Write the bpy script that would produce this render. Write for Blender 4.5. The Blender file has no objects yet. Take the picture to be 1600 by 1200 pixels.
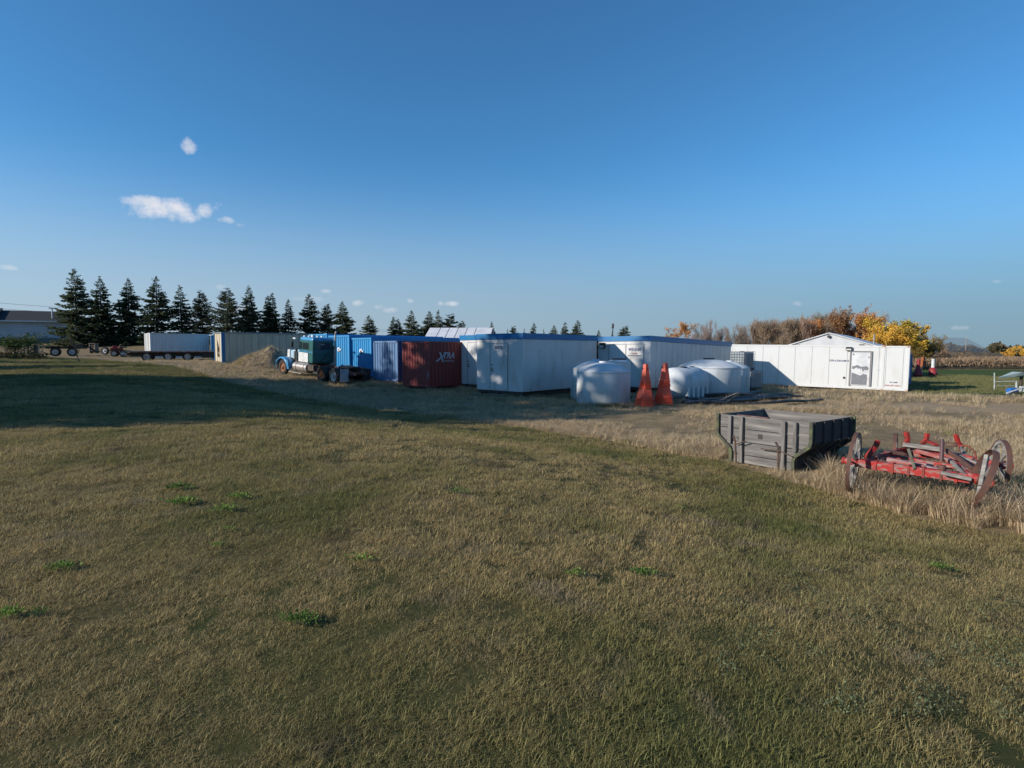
import bpy, math, random
import numpy as np
from mathutils import Vector, Matrix, Euler, noise as mnoise
R = math.radians
sc = bpy.context.scene
COL = sc.collection
# ---------------------------------------------------------------- camera
EYE = 2.40; F = 889.0; PITCH = math.atan(53 / F)
cam_d = bpy.data.cameras.new('camera'); cam = bpy.data.objects.new('camera', cam_d); COL.objects.link(cam)
cam_d.sensor_width = 36; cam_d.lens = 36 * F / 1600; cam_d.clip_end = 6000; cam_d.clip_start = .05
cam.location = (0, 0, EYE); cam.rotation_euler = (math.pi / 2 - PITCH, 0, 0)
sc.camera = cam
# ---------------------------------------------------------------- light
SUN_TO = Vector((-.94, -.34, 0)).normalized(); SUN_EL = R(22.5)
sdir = Vector((SUN_TO.x * math.cos(SUN_EL), SUN_TO.y * math.cos(SUN_EL), math.sin(SUN_EL)))
sun_d = bpy.data.lights.new('sun', 'SUN'); sun = bpy.data.objects.new('sun', sun_d); COL.objects.link(sun)
sun_d.energy = 3.9; sun_d.angle = R(.55); sun_d.color = (1, .90, .79)
sun.rotation_euler = sdir.to_track_quat('Z', 'Y').to_euler(); sun.location = (-20, -5, 30)
world = bpy.data.worlds.new('World'); sc.world = world; world.use_nodes = True
wn = world.node_tree; wn.nodes.clear()
def WN(t, **k):
    n = wn.nodes.new(t)
    for a, b in k.items(): setattr(n, a, b)
    return n
out = WN('ShaderNodeOutputWorld'); bg = WN('ShaderNodeBackground'); bg.inputs[1].default_value = .088
sky = WN('ShaderNodeTexSky', sky_type='NISHITA', sun_disc=False)
sky.sun_elevation = SUN_EL; sky.sun_rotation = math.atan2(SUN_TO.x, SUN_TO.y)
sky.altitude = 700; sky.air_density = 1.0; sky.dust_density = .35; sky.ozone_density = 2.2
# small clouds, fixed in world directions
tc = WN('ShaderNodeTexCoord')
def cloud_dir(px, py):
    u = (px - 800) / F; v = (600 - py) / F
    d = Vector((u, math.cos(PITCH) + v * math.sin(PITCH), -math.sin(PITCH) + v * math.cos(PITCH)))
    return d.normalized()
CL = [(262, 326, 52, 13, -12, .95), (236, 318, 30, 9, 0, .8), (282, 336, 24, 13, 0, .9), (315, 326, 20, 11, 6, .9), (352, 344, 12, 6, 0, .8), (296, 226, 11, 11, 30, .85), (376, 352, 8, 4, 0, .4),
      (372, 481, 14, 5, 0, .55), (345, 449, 9, 5, 0, .35), (560, 474, 12, 6, 0, .6), (590, 480, 9, 5, 0, .5), (608, 485, 16, 5, 0, .45),
      (704, 474, 13, 4, 0, .65), (688, 474, 6, 4, 0, .5), (640, 470, 6, 4, 0, .5), (510, 455, 8, 3, 0, .4), (1498, 512, 13, 4, 0, .45), (1245, 474, 7, 4, 20, .3), (8, 418, 12, 4, 0, .5), (480, 467, 20, 5, 0, .35), (1556, 440, 8, 3, 0, .3)]
nz = WN('ShaderNodeTexNoise'); nz.inputs['Scale'].default_value = 26; nz.inputs['Detail'].default_value = 7; nz.inputs['Roughness'].default_value = .62
wn.links.new(tc.outputs['Generated'], nz.inputs['Vector'])
total = None
def wmath(op, a, b=None, c=None, clamp=False):
    n = WN('ShaderNodeMath', operation=op); n.use_clamp = clamp
    for i, v in enumerate((a, b, c)):
        if v is None: continue
        if isinstance(v, (int, float)): n.inputs[i].default_value = v
        else: wn.links.new(v, n.inputs[i])
    return n.outputs[0]
def wdot(v):
    n = WN('ShaderNodeVectorMath', operation='DOT_PRODUCT'); wn.links.new(tc.outputs['Generated'], n.inputs[0]); n.inputs[1].default_value = v
    return n.outputs['Value']
for (px, py, rx, ry, rot, op) in CL:
    d = cloud_dir(px, py)
    ri = d.cross(Vector((0, 0, 1))).normalized(); up = ri.cross(d)
    c, s = math.cos(R(-rot)), math.sin(R(-rot))
    ax = (ri * c + up * s) / (rx / F * 1.0); ay = (up * c - ri * s) / (ry / F)
    a = wmath('POWER', wmath('ABSOLUTE', wdot(ax)), 2.0); b = wmath('POWER', wmath('ABSOLUTE', wdot(ay)), 2.0)
    r2 = wmath('ADD', a, b)
    fac = wmath('SUBTRACT', wmath('MULTIPLY_ADD', nz.outputs[0], 4.6, -1.5), r2)
    fac = wmath('MULTIPLY', fac, .8, clamp=True)
    front = wmath('GREATER_THAN', wdot(d), .5)
    fac = wmath('MULTIPLY', wmath('MULTIPLY', fac, op), front)
    total = fac if total is None else wmath('MAXIMUM', total, fac)
sat = WN('ShaderNodeMix', data_type='RGBA', blend_type='MULTIPLY'); sat.inputs[0].default_value = 1; wn.links.new(sky.outputs[0], sat.inputs[6]); sat.inputs[7].default_value = (.44, .93, 1.20, 1)
sep = WN('ShaderNodeSeparateXYZ'); wn.links.new(tc.outputs['Generated'], sep.inputs[0])
hz = WN('ShaderNodeMapRange', interpolation_type='SMOOTHERSTEP'); wn.links.new(sep.outputs['Z'], hz.inputs[0]); hz.inputs[1].default_value = -.02; hz.inputs[2].default_value = .34; hz.inputs[3].default_value = .92; hz.inputs[4].default_value = 0
lf_ = WN('ShaderNodeMapRange'); wn.links.new(sep.outputs['X'], lf_.inputs[0]); lf_.inputs[1].default_value = -.75; lf_.inputs[2].default_value = .7; lf_.inputs[3].default_value = 0; lf_.inputs[4].default_value = 1
hc = WN('ShaderNodeMix', data_type='RGBA'); wn.links.new(lf_.outputs[0], hc.inputs[0]); hc.inputs[6].default_value = (3.5, 4.2, 5.0, 1); hc.inputs[7].default_value = (1.65, 2.35, 3.15, 1)
air = WN('ShaderNodeMix', data_type='RGBA'); wn.links.new(hz.outputs[0], air.inputs[0]); wn.links.new(sat.outputs[2], air.inputs[6]); wn.links.new(hc.outputs[2], air.inputs[7])
cm = WN('ShaderNodeMix', data_type='RGBA')
wn.links.new(total, cm.inputs[0]); wn.links.new(air.outputs[2], cm.inputs[6]); cm.inputs[7].default_value = (6.0, 6.1, 6.6, 1)
wn.links.new(cm.outputs[2], bg.inputs[0]); wn.links.new(bg.outputs[0], out.inputs[0])
sc.view_settings.view_transform = 'Standard'; sc.view_settings.look = 'None'; sc.view_settings.exposure = .55; sc.view_settings.gamma = 1
sc.cycles.max_bounces = 6; sc.cycles.diffuse_bounces = 3; sc.cycles.transparent_max_bounces = 12; sc.cycles.sample_clamp_indirect = 3

# ---------------------------------------------------------------- terrain
EDGE = [(-90, 88), (-37, 53), (-14, 31), (-2.2, 20), (2.5, 15), (4.5, 12), (5.3, 9.6), (5.7, 8.1), (6.5, 7.2), (9, 5.8), (14, 4), (40, -4)]
def S(t): t = np.clip(t, 0, 1); return t * t * (3 - 2 * t)
def lawn_dist(x, y):          # signed distance to the lawn's edge, positive on the lawn
    x = np.asarray(x, float); y = np.asarray(y, float)
    best = np.full(np.broadcast(x, y).shape, 1e9); sgn = np.ones_like(best)
    for (ax, ay), (bx, by) in zip(EDGE[:-1], EDGE[1:]):
        dx, dy = bx - ax, by - ay
        t = np.clip(((x - ax) * dx + (y - ay) * dy) / (dx * dx + dy * dy), 0, 1)
        d = np.hypot(x - ax - t * dx, y - ay - t * dy)
        cr = dx * (y - ay) - dy * (x - ax)      # >0 left of travel = beyond the lawn
        m = d < best
        best = np.where(m, d, best); sgn = np.where(m, np.where(cr > 0, -1.0, 1.0), sgn)
    return best * sgn
def ground(x, y):
    x = np.asarray(x, float); y = np.asarray(y, float)
    d = lawn_dist(x, y)
    g = .95 * S((-x - 6) / 22) + .35 * S((y - 33) / 8) * S((3 - x) / 8)
    g = g + .38 * S((-x - 32) / 20) * S((y - 20) / 30)
    g = g + .12 * np.exp(-((x + 5) / 4) ** 2 - ((y - 34) / 3.5) ** 2)
    g = np.maximum(g, .72 * S(d / 8))
    g = g + 3.2 * S((y - 66) / 40) * S((-x - 12) / 35) * (1 - .6 * S((y - 200) / 800))
    g = g - .24 * S((x - 14) / 8) * S((y - 26) / 8)
    g = g + .05 * np.sin(x * .9 + 1.3 * np.sin(y * .31)) * np.cos(y * .7 + x * .2) * S((-d) / 1.5) * S((60 - y) / 20)
    return g
def gz(x, y): return float(ground(x, y))
def ray(px, py):
    u = (px - 800) / F; v = (600 - py) / F
    return Vector((u, math.cos(PITCH) + v * math.sin(PITCH), -math.sin(PITCH) + v * math.cos(PITCH)))
def at(px, py, y):            # world point seen at a picture position, y metres in front
    d = ray(px, py); return Vector((0, 0, EYE)) + d * (y / d.y)
def gp(px, y):                # ground point at that column and distance
    p = at(px, 547, y); return Vector((p.x, y, gz(p.x, y)))
# ---------------------------------------------------------------- materials
MATS = {}
def mat(name, col, col2=None, scale=6., rough=.7, metal=0., bump=0., bscale=None, stretch=(1, 1, 1), lo=.4, hi=.62, det=6., col3=None, s3=1.5, lo3=.55, hi3=.7, spec=.4, coord='Object'):
    if name in MATS: return MATS[name]
    m = bpy.data.materials.new(name); m.use_nodes = True; nt = m.node_tree
    b = nt.nodes['Principled BSDF']; b.inputs['Roughness'].default_value = rough; b.inputs['Metallic'].default_value = metal
    b.inputs['Specular IOR Level'].default_value = spec
    b.inputs['Base Color'].default_value = (*col, 1)
    t = nt.nodes.new('ShaderNodeTexCoord'); mp = nt.nodes.new('ShaderNodeMapping'); mp.inputs['Scale'].default_value = stretch
    if coord == 'World':
        g = nt.nodes.new('ShaderNodeNewGeometry'); nt.links.new(g.outputs['Position'], mp.inputs[0])
    else: nt.links.new(t.outputs[coord], mp.inputs[0])
    cur = None
    if col2 is not None:
        n = nt.nodes.new('ShaderNodeTexNoise'); n.inputs['Scale'].default_value = scale; n.inputs['Detail'].default_value = det; n.inputs['Roughness'].default_value = .6
        nt.links.new(mp.outputs[0], n.inputs['Vector'])
        r = nt.nodes.new('ShaderNodeMapRange'); r.inputs[1].default_value = lo; r.inputs[2].default_value = hi; nt.links.new(n.outputs[0], r.inputs[0])
        x = nt.nodes.new('ShaderNodeMix'); x.data_type = 'RGBA'; nt.links.new(r.outputs[0], x.inputs[0]); x.inputs[6].default_value = (*col, 1); x.inputs[7].default_value = (*col2, 1)
        cur = x.outputs[2]
        if col3 is not None:
            n3 = nt.nodes.new('ShaderNodeTexNoise'); n3.inputs['Scale'].default_value = s3; n3.inputs['Detail'].default_value = 5
            nt.links.new(mp.outputs[0], n3.inputs['Vector'])
            r3 = nt.nodes.new('ShaderNodeMapRange'); r3.inputs[1].default_value = lo3; r3.inputs[2].default_value = hi3; nt.links.new(n3.outputs[0], r3.inputs[0])
            x3 = nt.nodes.new('ShaderNodeMix'); x3.data_type = 'RGBA'; nt.links.new(r3.outputs[0], x3.inputs[0]); nt.links.new(cur, x3.inputs[6]); x3.inputs[7].default_value = (*col3, 1)
            cur = x3.outputs[2]
        nt.links.new(cur, b.inputs['Base Color'])
    if bump:
        n = nt.nodes.new('ShaderNodeTexNoise'); n.inputs['Scale'].default_value = bscale or scale * 2; n.inputs['Detail'].default_value = 5
        nt.links.new(mp.outputs[0], n.inputs['Vector'])
        bp = nt.nodes.new('ShaderNodeBump'); bp.inputs['Strength'].default_value = bump; bp.inputs['Distance'].default_value = .02
        nt.links.new(n.outputs[0], bp.inputs['Height']); nt.links.new(bp.outputs[0], b.inputs['Normal'])
    MATS[name] = m; return m
# ---------------------------------------------------------------- mesh builder
class MB:
    def __init__(s): s.v = []; s.f = []; s.m = []; s.sm = []; s.starts = []
    def add(s, vs, fs, mi=0, smooth=False):
        o = len(s.v); s.starts.append((o, len(s.f))); s.v += [tuple(p) for p in vs]
        for f in fs: s.f.append([o + i for i in f]); s.m.append(mi); s.sm.append(smooth)
        return s
    def box(s, a, b, mi=0, M=None):
        x0, y0, z0 = a; x1, y1, z1 = b
        vs = [Vector(p) for p in ((x0, y0, z0), (x1, y0, z0), (x1, y1, z0), (x0, y1, z0), (x0, y0, z1), (x1, y0, z1), (x1, y1, z1), (x0, y1, z1))]
        if M is not None: vs = [M @ p for p in vs]
        return s.add(vs, [(0, 3, 2, 1), (4, 5, 6, 7), (0, 1, 5, 4), (1, 2, 6, 5), (2, 3, 7, 6), (3, 0, 4, 7)], mi)
    def beam(s, p, q, w, h, mi=0, up=(0, 0, 1), w2=None, h2=None):   # rectangular bar between two points
        p = Vector(p); q = Vector(q); d = (q - p).normalized(); up = Vector(up)
        if abs(d.dot(up)) > .98: up = Vector((0, 1, 0))
        r = d.cross(up).normalized(); u = r.cross(d)
        w2 = w if w2 is None else w2; h2 = h if h2 is None else h2
        vs = [p + r * a * w / 2 + u * b * h / 2 for a, b in ((-1, -1), (1, -1), (1, 1), (-1, 1))] + [q + r * a * w2 / 2 + u * b * h2 / 2 for a, b in ((-1, -1), (1, -1), (1, 1), (-1, 1))]
        return s.add(vs, [(0, 1, 2, 3), (7, 6, 5, 4), (0, 4, 5, 1), (1, 5, 6, 2), (2, 6, 7, 3), (3, 7, 4, 0)], mi)
    def tube(s, pts, r, n=8, mi=0, r2=None, cap=True):
        pts = [Vector(p) for p in pts]; k = len(pts); vs = []
        rs = r if isinstance(r, (list, tuple)) else [r + ((r2 if r2 is not None else r) - r) * i / max(1, k - 1) for i in range(k)]
        t0 = (pts[1] - pts[0]).normalized(); u = t0.cross(Vector((0, 0, 1)))
        if u.length < .05: u = t0.cross(Vector((0, 1, 0)))
        u.normalize()
        for i, p in enumerate(pts):
            t = (pts[min(i + 1, k - 1)] - pts[max(i - 1, 0)]).normalized()
            u = (u - t * u.dot(t)).normalized(); w = t.cross(u)
            vs += [p + (u * math.cos(2 * math.pi * j / n) + w * math.sin(2 * math.pi * j / n)) * rs[i] for j in range(n)]
        fs = [(i * n + j, i * n + (j + 1) % n, (i + 1) * n + (j + 1) % n, (i + 1) * n + j) for i in range(k - 1) for j in range(n)]
        s.add(vs, fs, mi, n > 5)
        if cap:
            s.add(vs[:n][::-1], [tuple(range(n))], mi); s.add(vs[-n:], [tuple(range(n))], mi)
        return s
    def lathe(s, prof, n=24, M=None, mi=0, smooth=True, phase=0.):   # prof: (radius, z) list, around Z
        vs = []
        for (r, z) in prof: vs += [Vector((r * math.cos(2 * math.pi * j / n + phase), r * math.sin(2 * math.pi * j / n + phase), z)) for j in range(n)]
        if M is not None: vs = [M @ p for p in vs]
        k = len(prof)
        fs = [(i * n + j, i * n + (j + 1) % n, (i + 1) * n + (j + 1) % n, (i + 1) * n + j) for i in range(k - 1) for j in range(n)]
        s.add(vs, fs, mi, smooth)
        return s
    def prism(s, poly, axis, a, b, mi=0, M=None):      # polygon extruded along axis 0/1/2 from a to b
        def P(u, v, w): return [(w, u, v), (u, w, v), (u, v, w)][axis]
        n = len(poly)
        vs = [Vector(P(u, v, a)) for u, v in poly] + [Vector(P(u, v, b)) for u, v in poly]
        if M is not None: vs = [M @ p for p in vs]
        fs = [tuple(range(n))[::-1], tuple(range(n, 2 * n))] + [(i, (i + 1) % n, n + (i + 1) % n, n + i) for i in range(n)]
        return s.add(vs, fs, mi)
    def corr(s, p, u, n, length, h, pitch=.28, dep=.036, mi=0, up=(0, 0, 1)):   # corrugated sheet from p along u, corrugation towards n
        p = Vector(p); u = Vector(u).normalized(); n = Vector(n).normalized(); up = Vector(up)
        k = max(1, round(length / pitch)); pt = length / k; prof = []
        for i in range(k):
            b = i * pt
            prof += [(b, 0), (b + pt * .27, 0), (b + pt * .5, -dep), (b + pt * .77, -dep)]
        prof.append((length, 0)); vs = []
        for (a, d) in prof: vs += [p + u * a + n * d, p + u * a + n * d + up * h]
        return s.add(vs, [(2 * i, 2 * i + 2, 2 * i + 3, 2 * i + 1) for i in range(len(prof) - 1)], mi)
    def build_each(s, name, mats, parent=None, per=1, bevel=0.):   # one object for every run of `per` pieces
        res = []; st = s.starts + [(len(s.v), len(s.f))]
        for i in range(0, len(s.starts), per):
            v0, f0 = st[i]; v1, f1 = st[min(i + per, len(st) - 1)]
            p = MB(); p.v = s.v[v0:v1]; p.f = [[k - v0 for k in f] for f in s.f[f0:f1]]; p.m = s.m[f0:f1]; p.sm = s.sm[f0:f1]
            res.append(p.build(name, mats, parent, None, bevel))
        return res
    def build(s, name, mats, parent=None, loc=None, bevel=0.):
        me = bpy.data.meshes.new(name); me.from_pydata(s.v, [], s.f)
        mats = mats if isinstance(mats, (list, tuple)) else [mats]
        for m in mats: me.materials.append(m)
        me.polygons.foreach_set('material_index', s.m); me.polygons.foreach_set('use_smooth', s.sm); me.update()
        o = bpy.data.objects.new(name, me); COL.objects.link(o)
        if parent is not None: o.parent = parent
        if loc is not None: o.location = loc
        if bevel:
            b = o.modifiers.new('bevel', 'BEVEL'); b.width = bevel; b.segments = 2; b.limit_method = 'ANGLE'
        return o
def tag(o, label=None, cat=None, group=None, kind=None):
    if label: o['label'] = label
    if cat: o['category'] = cat
    if group: o['group'] = group
    if kind: o['kind'] = kind
    return o
def thing(name, label, cat, loc=(0, 0, 0), rz=0., group=None, rx=0., ry=0.):
    o = bpy.data.objects.new(name, None); COL.objects.link(o); o.location = loc; o.rotation_euler = (rx, ry, rz); o.empty_display_size = .3
    return tag(o, label, cat, group)
def kids(o): return [c for c in COL.objects if c.parent == o]
def dup(o, loc, rz=0., label=None, scale=None, parent=None, tree=None):
    c = o.copy(); COL.objects.link(c)
    if parent is not None: c.parent = parent
    if loc is not None: c.location = loc; c.rotation_euler = (o.rotation_euler.x, o.rotation_euler.y, rz)
    if label: c['label'] = label
    if scale: c.scale = scale if isinstance(scale, tuple) else (scale,) * 3
    for k in tree if tree is not None else kids(o):
        d = k.copy(); COL.objects.link(d); d.parent = c
        for g in kids(k) if tree is None else []:
            e = g.copy(); COL.objects.link(e); e.parent = d
    return c
def text(name, s, size, m, parent, M, shear=0., bold=0., align='CENTER', ext=.0015):
    cu = bpy.data.curves.new(name, 'FONT'); cu.body = s; cu.size = size; cu.extrude = ext; cu.offset = bold; cu.align_x = align; cu.shear = shear; cu.resolution_u = 3
    t = bpy.data.objects.new(name + '_tmp', cu); COL.objects.link(t)
    dg = bpy.context.evaluated_depsgraph_get(); me = bpy.data.meshes.new_from_object(t.evaluated_get(dg)); bpy.data.objects.remove(t)
    me.materials.clear(); me.materials.append(m)
    o = bpy.data.objects.new(name, me); COL.objects.link(o); o.parent = parent; o.matrix_local = M
    return o
def face_M(origin, right, up):     # text plane: x=right, y=up
    r = Vector(right).normalized(); u = Vector(up).normalized(); n = r.cross(u)
    return Matrix.Translation(origin) @ Matrix((r, u, n)).transposed().to_4x4()
def corner(px, y, pxl, W):         # near corner and heading of a box whose face of width W runs to column pxl
    N = gp(px, y); k = at(pxl, 547, 1.0).x
    a = k * k + 1; b = -2 * (k * N.x + N.y); c = N.x ** 2 + N.y ** 2 - W * W
    disc = b * b - 4 * a * c
    t = (-b + math.sqrt(max(0, disc))) / (2 * a)
    e = Vector((k * t - N.x, t - N.y)); e.normalize()
    return N, math.atan2(-e.x, e.y)   # local +Y runs along e, local +X away

# ---------------------------------------------------------------- ground sheet
def axis(lo, hi, fine_lo, fine_hi, st, gr=1.12):
    a = list(np.arange(fine_lo, fine_hi + 1e-6, st)); s = st; x = fine_hi
    while x < hi: s *= gr; x += s; a.append(x)
    s = st; x = fine_lo; b = []
    while x > lo: s *= gr; x -= s; b.append(x)
    return np.array(b[::-1] + a)
gx = axis(-2500, 2500, -26, 22, .22); gy = axis(-60, 3500, 1, 42, .22)
X, Y = np.meshgrid(gx, gy); Z = ground(X, Y); D = lawn_dist(X, Y)
rng = np.random.default_rng(4)
Z = Z + rng.normal(0, 1, Z.shape) * .016 * S((-D + .3) / 1.) * S((70 - Y) / 30) * (np.abs(X) < 40)
ny, nx = X.shape
me = bpy.data.meshes.new('ground'); me.vertices.add(nx * ny)
me.vertices.foreach_set('co', np.stack([X, Y, Z], -1).ravel())
idx = np.arange(nx * ny).reshape(ny, nx)
q = np.stack([idx[:-1, :-1], idx[:-1, 1:], idx[1:, 1:], idx[1:, :-1]], -1).reshape(-1, 4)
me.loops.add(q.size); me.loops.foreach_set('vertex_index', q.ravel()); me.polygons.add(len(q)); me.polygons.foreach_set('loop_start', np.arange(0, q.size, 4))
me.polygons.foreach_set('use_smooth', np.ones(len(q), bool))
me.update(); me.validate()
at_l = me.attributes.new('lawn', 'FLOAT', 'POINT')
lw = S((D + .25) / .5)
# green verge behind the white container on the right, and green field strips beyond
grn = S((X - 24) / 3) * S((Y - 31 - .12 * (X - 24)) / 3) * S((84 - Y) / 12) * S((110 - X) / 30)
at_l.data.foreach_set('value', lw.ravel())
at_g = me.attributes.new('verge', 'FLOAT', 'POINT'); at_g.data.foreach_set('value', grn.ravel())
trk = np.exp(-((Y - 23.5 - .10 * (X - 16)) / 2.3) ** 2) * S((X - 7) / 5)
at_t = me.attributes.new('track', 'FLOAT', 'POINT'); at_t.data.foreach_set('value', trk.ravel())
gm = bpy.data.materials.new('ground_soil'); gm.use_nodes = True; nt = gm.node_tree; B = nt.nodes['Principled BSDF']; B.inputs['Roughness'].default_value = .95; B.inputs['Specular IOR Level'].default_value = .1
geo = nt.nodes.new('ShaderNodeNewGeometry')
def N_noise(sc_, det=6, rough=.6, src=None):
    n = nt.nodes.new('ShaderNodeTexNoise'); n.inputs['Scale'].default_value = sc_; n.inputs['Detail'].default_value = det; n.inputs['Roughness'].default_value = rough
    nt.links.new(src or geo.outputs['Position'], n.inputs['Vector']); return n.outputs[0]
def N_rng(s, a, b, lo=0, hi=1):
    r = nt.nodes.new('ShaderNodeMapRange'); nt.links.new(s, r.inputs[0])
    for i, v in enumerate((a, b, lo, hi)): r.inputs[i + 1].default_value = v
    return r.outputs[0]
def N_mix(f, a, b):
    x = nt.nodes.new('ShaderNodeMix'); x.data_type = 'RGBA'
    if isinstance(f, (int, float)): x.inputs[0].default_value = f
    else: nt.links.new(f, x.inputs[0])
    for i, v in ((6, a), (7, b)):
        if isinstance(v, tuple): x.inputs[i].default_value = (*v, 1)
        else: nt.links.new(v, x.inputs[i])
    return x.outputs[2]
def N_attr(nm):
    a = nt.nodes.new('ShaderNodeAttribute'); a.attribute_name = nm; return a.outputs['Fac']
def N_m(op, a, b):
    n = nt.nodes.new('ShaderNodeMath'); n.operation = op
    for i, v in enumerate((a, b)):
        if isinstance(v, (int, float)): n.inputs[i].default_value = v
        else: nt.links.new(v, n.inputs[i])
    return n.outputs[0]
n1 = N_noise(.35); n2 = N_noise(3.); n3 = N_noise(22., 8, .7); n4 = N_noise(.9, 4)
lawnc = N_mix(N_rng(n3, .35, .65), (.055, .045, .018), (.14, .11, .05)); lawnc = N_mix(N_rng(n1, .42, .6), lawnc, (.055, .062, .02)); 
yard = N_mix(N_rng(n3, .36, .64), (.185, .135, .078), (.36, .265, .16)); yard = N_mix(N_rng(n4, .42, .6), yard, (.20, .155, .085)); yard = N_mix(N_rng(n2, .52, .68, 0, .5), yard, (.09, .08, .045))
soil = N_mix(N_rng(n3, .36, .64), (.24, .18, .11), (.38, .29, .185))
yard = N_mix(N_rng(N_m('MULTIPLY', N_attr('track'), N_rng(n2, .3, .6, .6, 1.1)), .35, .7), yard, soil)
far = N_mix(N_rng(N_noise(.02, 5), .4, .6), (.20, .155, .09), (.15, .125, .06))
sepy = nt.nodes.new('ShaderNodeSeparateXYZ'); nt.links.new(geo.outputs['Position'], sepy.inputs[0])
yard = N_mix(N_rng(sepy.outputs['Y'], 55, 85), yard, far)
yard = N_mix(N_rng(N_m('ADD', N_attr('verge'), N_rng(n4, .35, .65, -.35, .25)), .35, .65), yard, (.055, .085, .022))
fieldg = N_mix(N_rng(N_m('ABSOLUTE', N_m('SUBTRACT', sepy.outputs['Y'], 175.), 0.), 45, 70), (.11, .13, .05), yard)
yard = N_mix(N_rng(sepy.outputs['X'], -20, 0), fieldg, yard)
lf = N_rng(N_m('ADD', N_attr('lawn'), N_rng(n2, .3, .7, -.35, .35)), .4, .6)
nt.links.new(N_mix(lf, yard, lawnc), B.inputs['Base Color'])
bp = nt.nodes.new('ShaderNodeBump'); bp.inputs['Strength'].default_value = .9; bp.inputs['Distance'].default_value = .04
nt.links.new(N_noise(14, 8, .7), bp.inputs['Height']); nt.links.new(bp.outputs[0], B.inputs['Normal'])
me.materials.append(gm)
go = bpy.data.objects.new('ground', me); COL.objects.link(go); tag(go, kind='structure')
# ---------------------------------------------------------------- shared materials
def steel(name, col, dirt, amt=.6, rough=.5):
    return mat(name, col, dirt, scale=1.6, rough=rough, stretch=(1, 1, .25), lo=.62 - .2 * amt, hi=.86, bump=.12, bscale=3, det=9)
white_p = mat('white_panel', (.56, .57, .57), (.43, .43, .42), scale=1.3, rough=.45, stretch=(1, 1, .3), lo=.48, hi=.8, bump=.22, bscale=.9, det=9, col3=(.40, .37, .31), s3=2.6, lo3=.60, hi3=.80)
blue_trim = steel('blue_trim', (.006, .14, .34), (.03, .16, .30), .5, .4)
black_p = mat('black_plastic', (.02, .02, .022), (.04, .04, .04), rough=.5)
dark_steel = mat('dark_steel', (.03, .027, .025), (.075, .05, .035), scale=5, rough=.65)
rubber = mat('rubber', (.018, .018, .018), (.045, .042, .038), scale=4, rough=.85)
timber = mat('old_timber', (.20, .175, .145), (.11, .095, .08), scale=3, stretch=(1, 1, 8), rough=.9, bump=.4)
navy_ink = mat('navy_lettering', (.015, .03, .12), rough=.5)
red_ink = mat('red_lettering', (.35, .06, .05), rough=.5)
zinc = mat('galvanised', (.42, .43, .44), (.28, .28, .28), rough=.4, metal=.7)
glass = mat('dark_glass', (.02, .03, .035), rough=.08, spec=.8)
lamp_lens = mat('lamp_lens', (.5, .52, .5), rough=.25)

# ---------------------------------------------------------------- corrugated containers
def container(label, px, y, pxl, W=2.44, L=6.06, H=2.59, m=None, mdoor=None, group=None, cat='container', lift=.12, name='shipping_container', corner_white=None, rz=None, doors_near=False, blocks=True, door_open=False):
    N, th = corner(px, y, pxl, W)
    if rz is not None: th = rz
    t = thing(name, label, cat, (N.x, N.y, N.z), th, group)
    z0 = lift; p = .11
    b = MB()
    for (x, yy) in ((0, 0), (L - p, 0), (0, W - p), (L - p, W - p)): b.box((x, yy, z0), (x + p, yy + p, z0 + H))
    b.build_each('corner_post', m, t, bevel=.01)
    b = MB()
    for yy in (0, W - .06):
        b.box((p, yy, z0), (L - p, yy + .06, z0 + .15)); b.box((p, yy, z0 + H - .09), (L - p, yy + .06, z0 + H - .005))
    for x in (0, L - .06):
        b.box((x, p, z0), (x + .06, W - p, z0 + .15)); b.box((x, p, z0 + H - .12), (x + .06, W - p, z0 + H - .005))
    b.build_each('frame_rail', m, t)
    s = MB(); s.corr((L - p, .02, z0 + .15), (-1, 0, 0), (0, -1, 0), L - 2 * p, H - .24, .275); s.corr((p, W - .02, z0 + .15), (1, 0, 0), (0, 1, 0), L - 2 * p, H - .24, .275)
    s.build_each('side_wall', m, t)
    e = MB(); e.corr((.02, p, z0 + .15), (0, 1, 0), (-1, 0, 0), W - 2 * p, H - .27, .25, .045); e.corr((L - .02, W - p, z0 + .15), (0, -1, 0), (1, 0, 0), W - 2 * p, H - .27, .25, .045)
    e.build_each('end_wall', mdoor or m, t)
    r = MB(); r.corr((.06, .07, z0 + H - .02), (1, 0, 0), (0, 0, 1), L - .12, W - .14, .4, .02, up=(0, 1, 0)); r.build('roof', m, t)
    c = MB()
    for x in (0, L - .17):
        for yy in (0, W - .16):
            for z in (z0, z0 + H - .12): c.box((x - .004, yy - .004, z - .004), (x + .174, yy + .164, z + .122))
    c.build_each('corner_casting', corner_white or m, t, bevel=.01)
    if blocks:
        k = MB()
        for x in (.1, L - .5):
            for yy in (.05, W - .45): k.box((x, yy, -.12), (x + .35, yy + .4, z0 - .004))
        k.build_each('support_block', timber, t)
    return t
blue_c = steel('blue_container_paint', (.028, .245, .52), (.08, .29, .50), .3, .42)
slate_c = steel('slate_blue_container_paint', (.09, .18, .33), (.15, .22, .32), .6, .5)
slate_side = steel('dark_navy_container_body', (.02, .05, .14), (.04, .07, .15), .5)  # darker tone than the slate ends, for sides, roof and far frame
red_c = steel('red_container_paint', (.24, .042, .038), (.16, .055, .045), .9, .6)
white_c = steel('white_container_paint', (.66, .68, .66), (.45, .43, .37), .5, .5)
sticker = mat('white_sticker', (.75, .76, .76), rough=.6)
GB = 'blue containers parked side by side'
cB = container('bright blue container with a round white sticker, right of its two blue neighbours', 580, 40, 548, L=12.19, H=2.75, m=blue_c, group=GB)
cA = container('bright blue container with a round white sticker, just right of the truck cab', 545.6, 41.4, 513.5, L=12.19, H=2.85, m=blue_c, group=GB)
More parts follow.
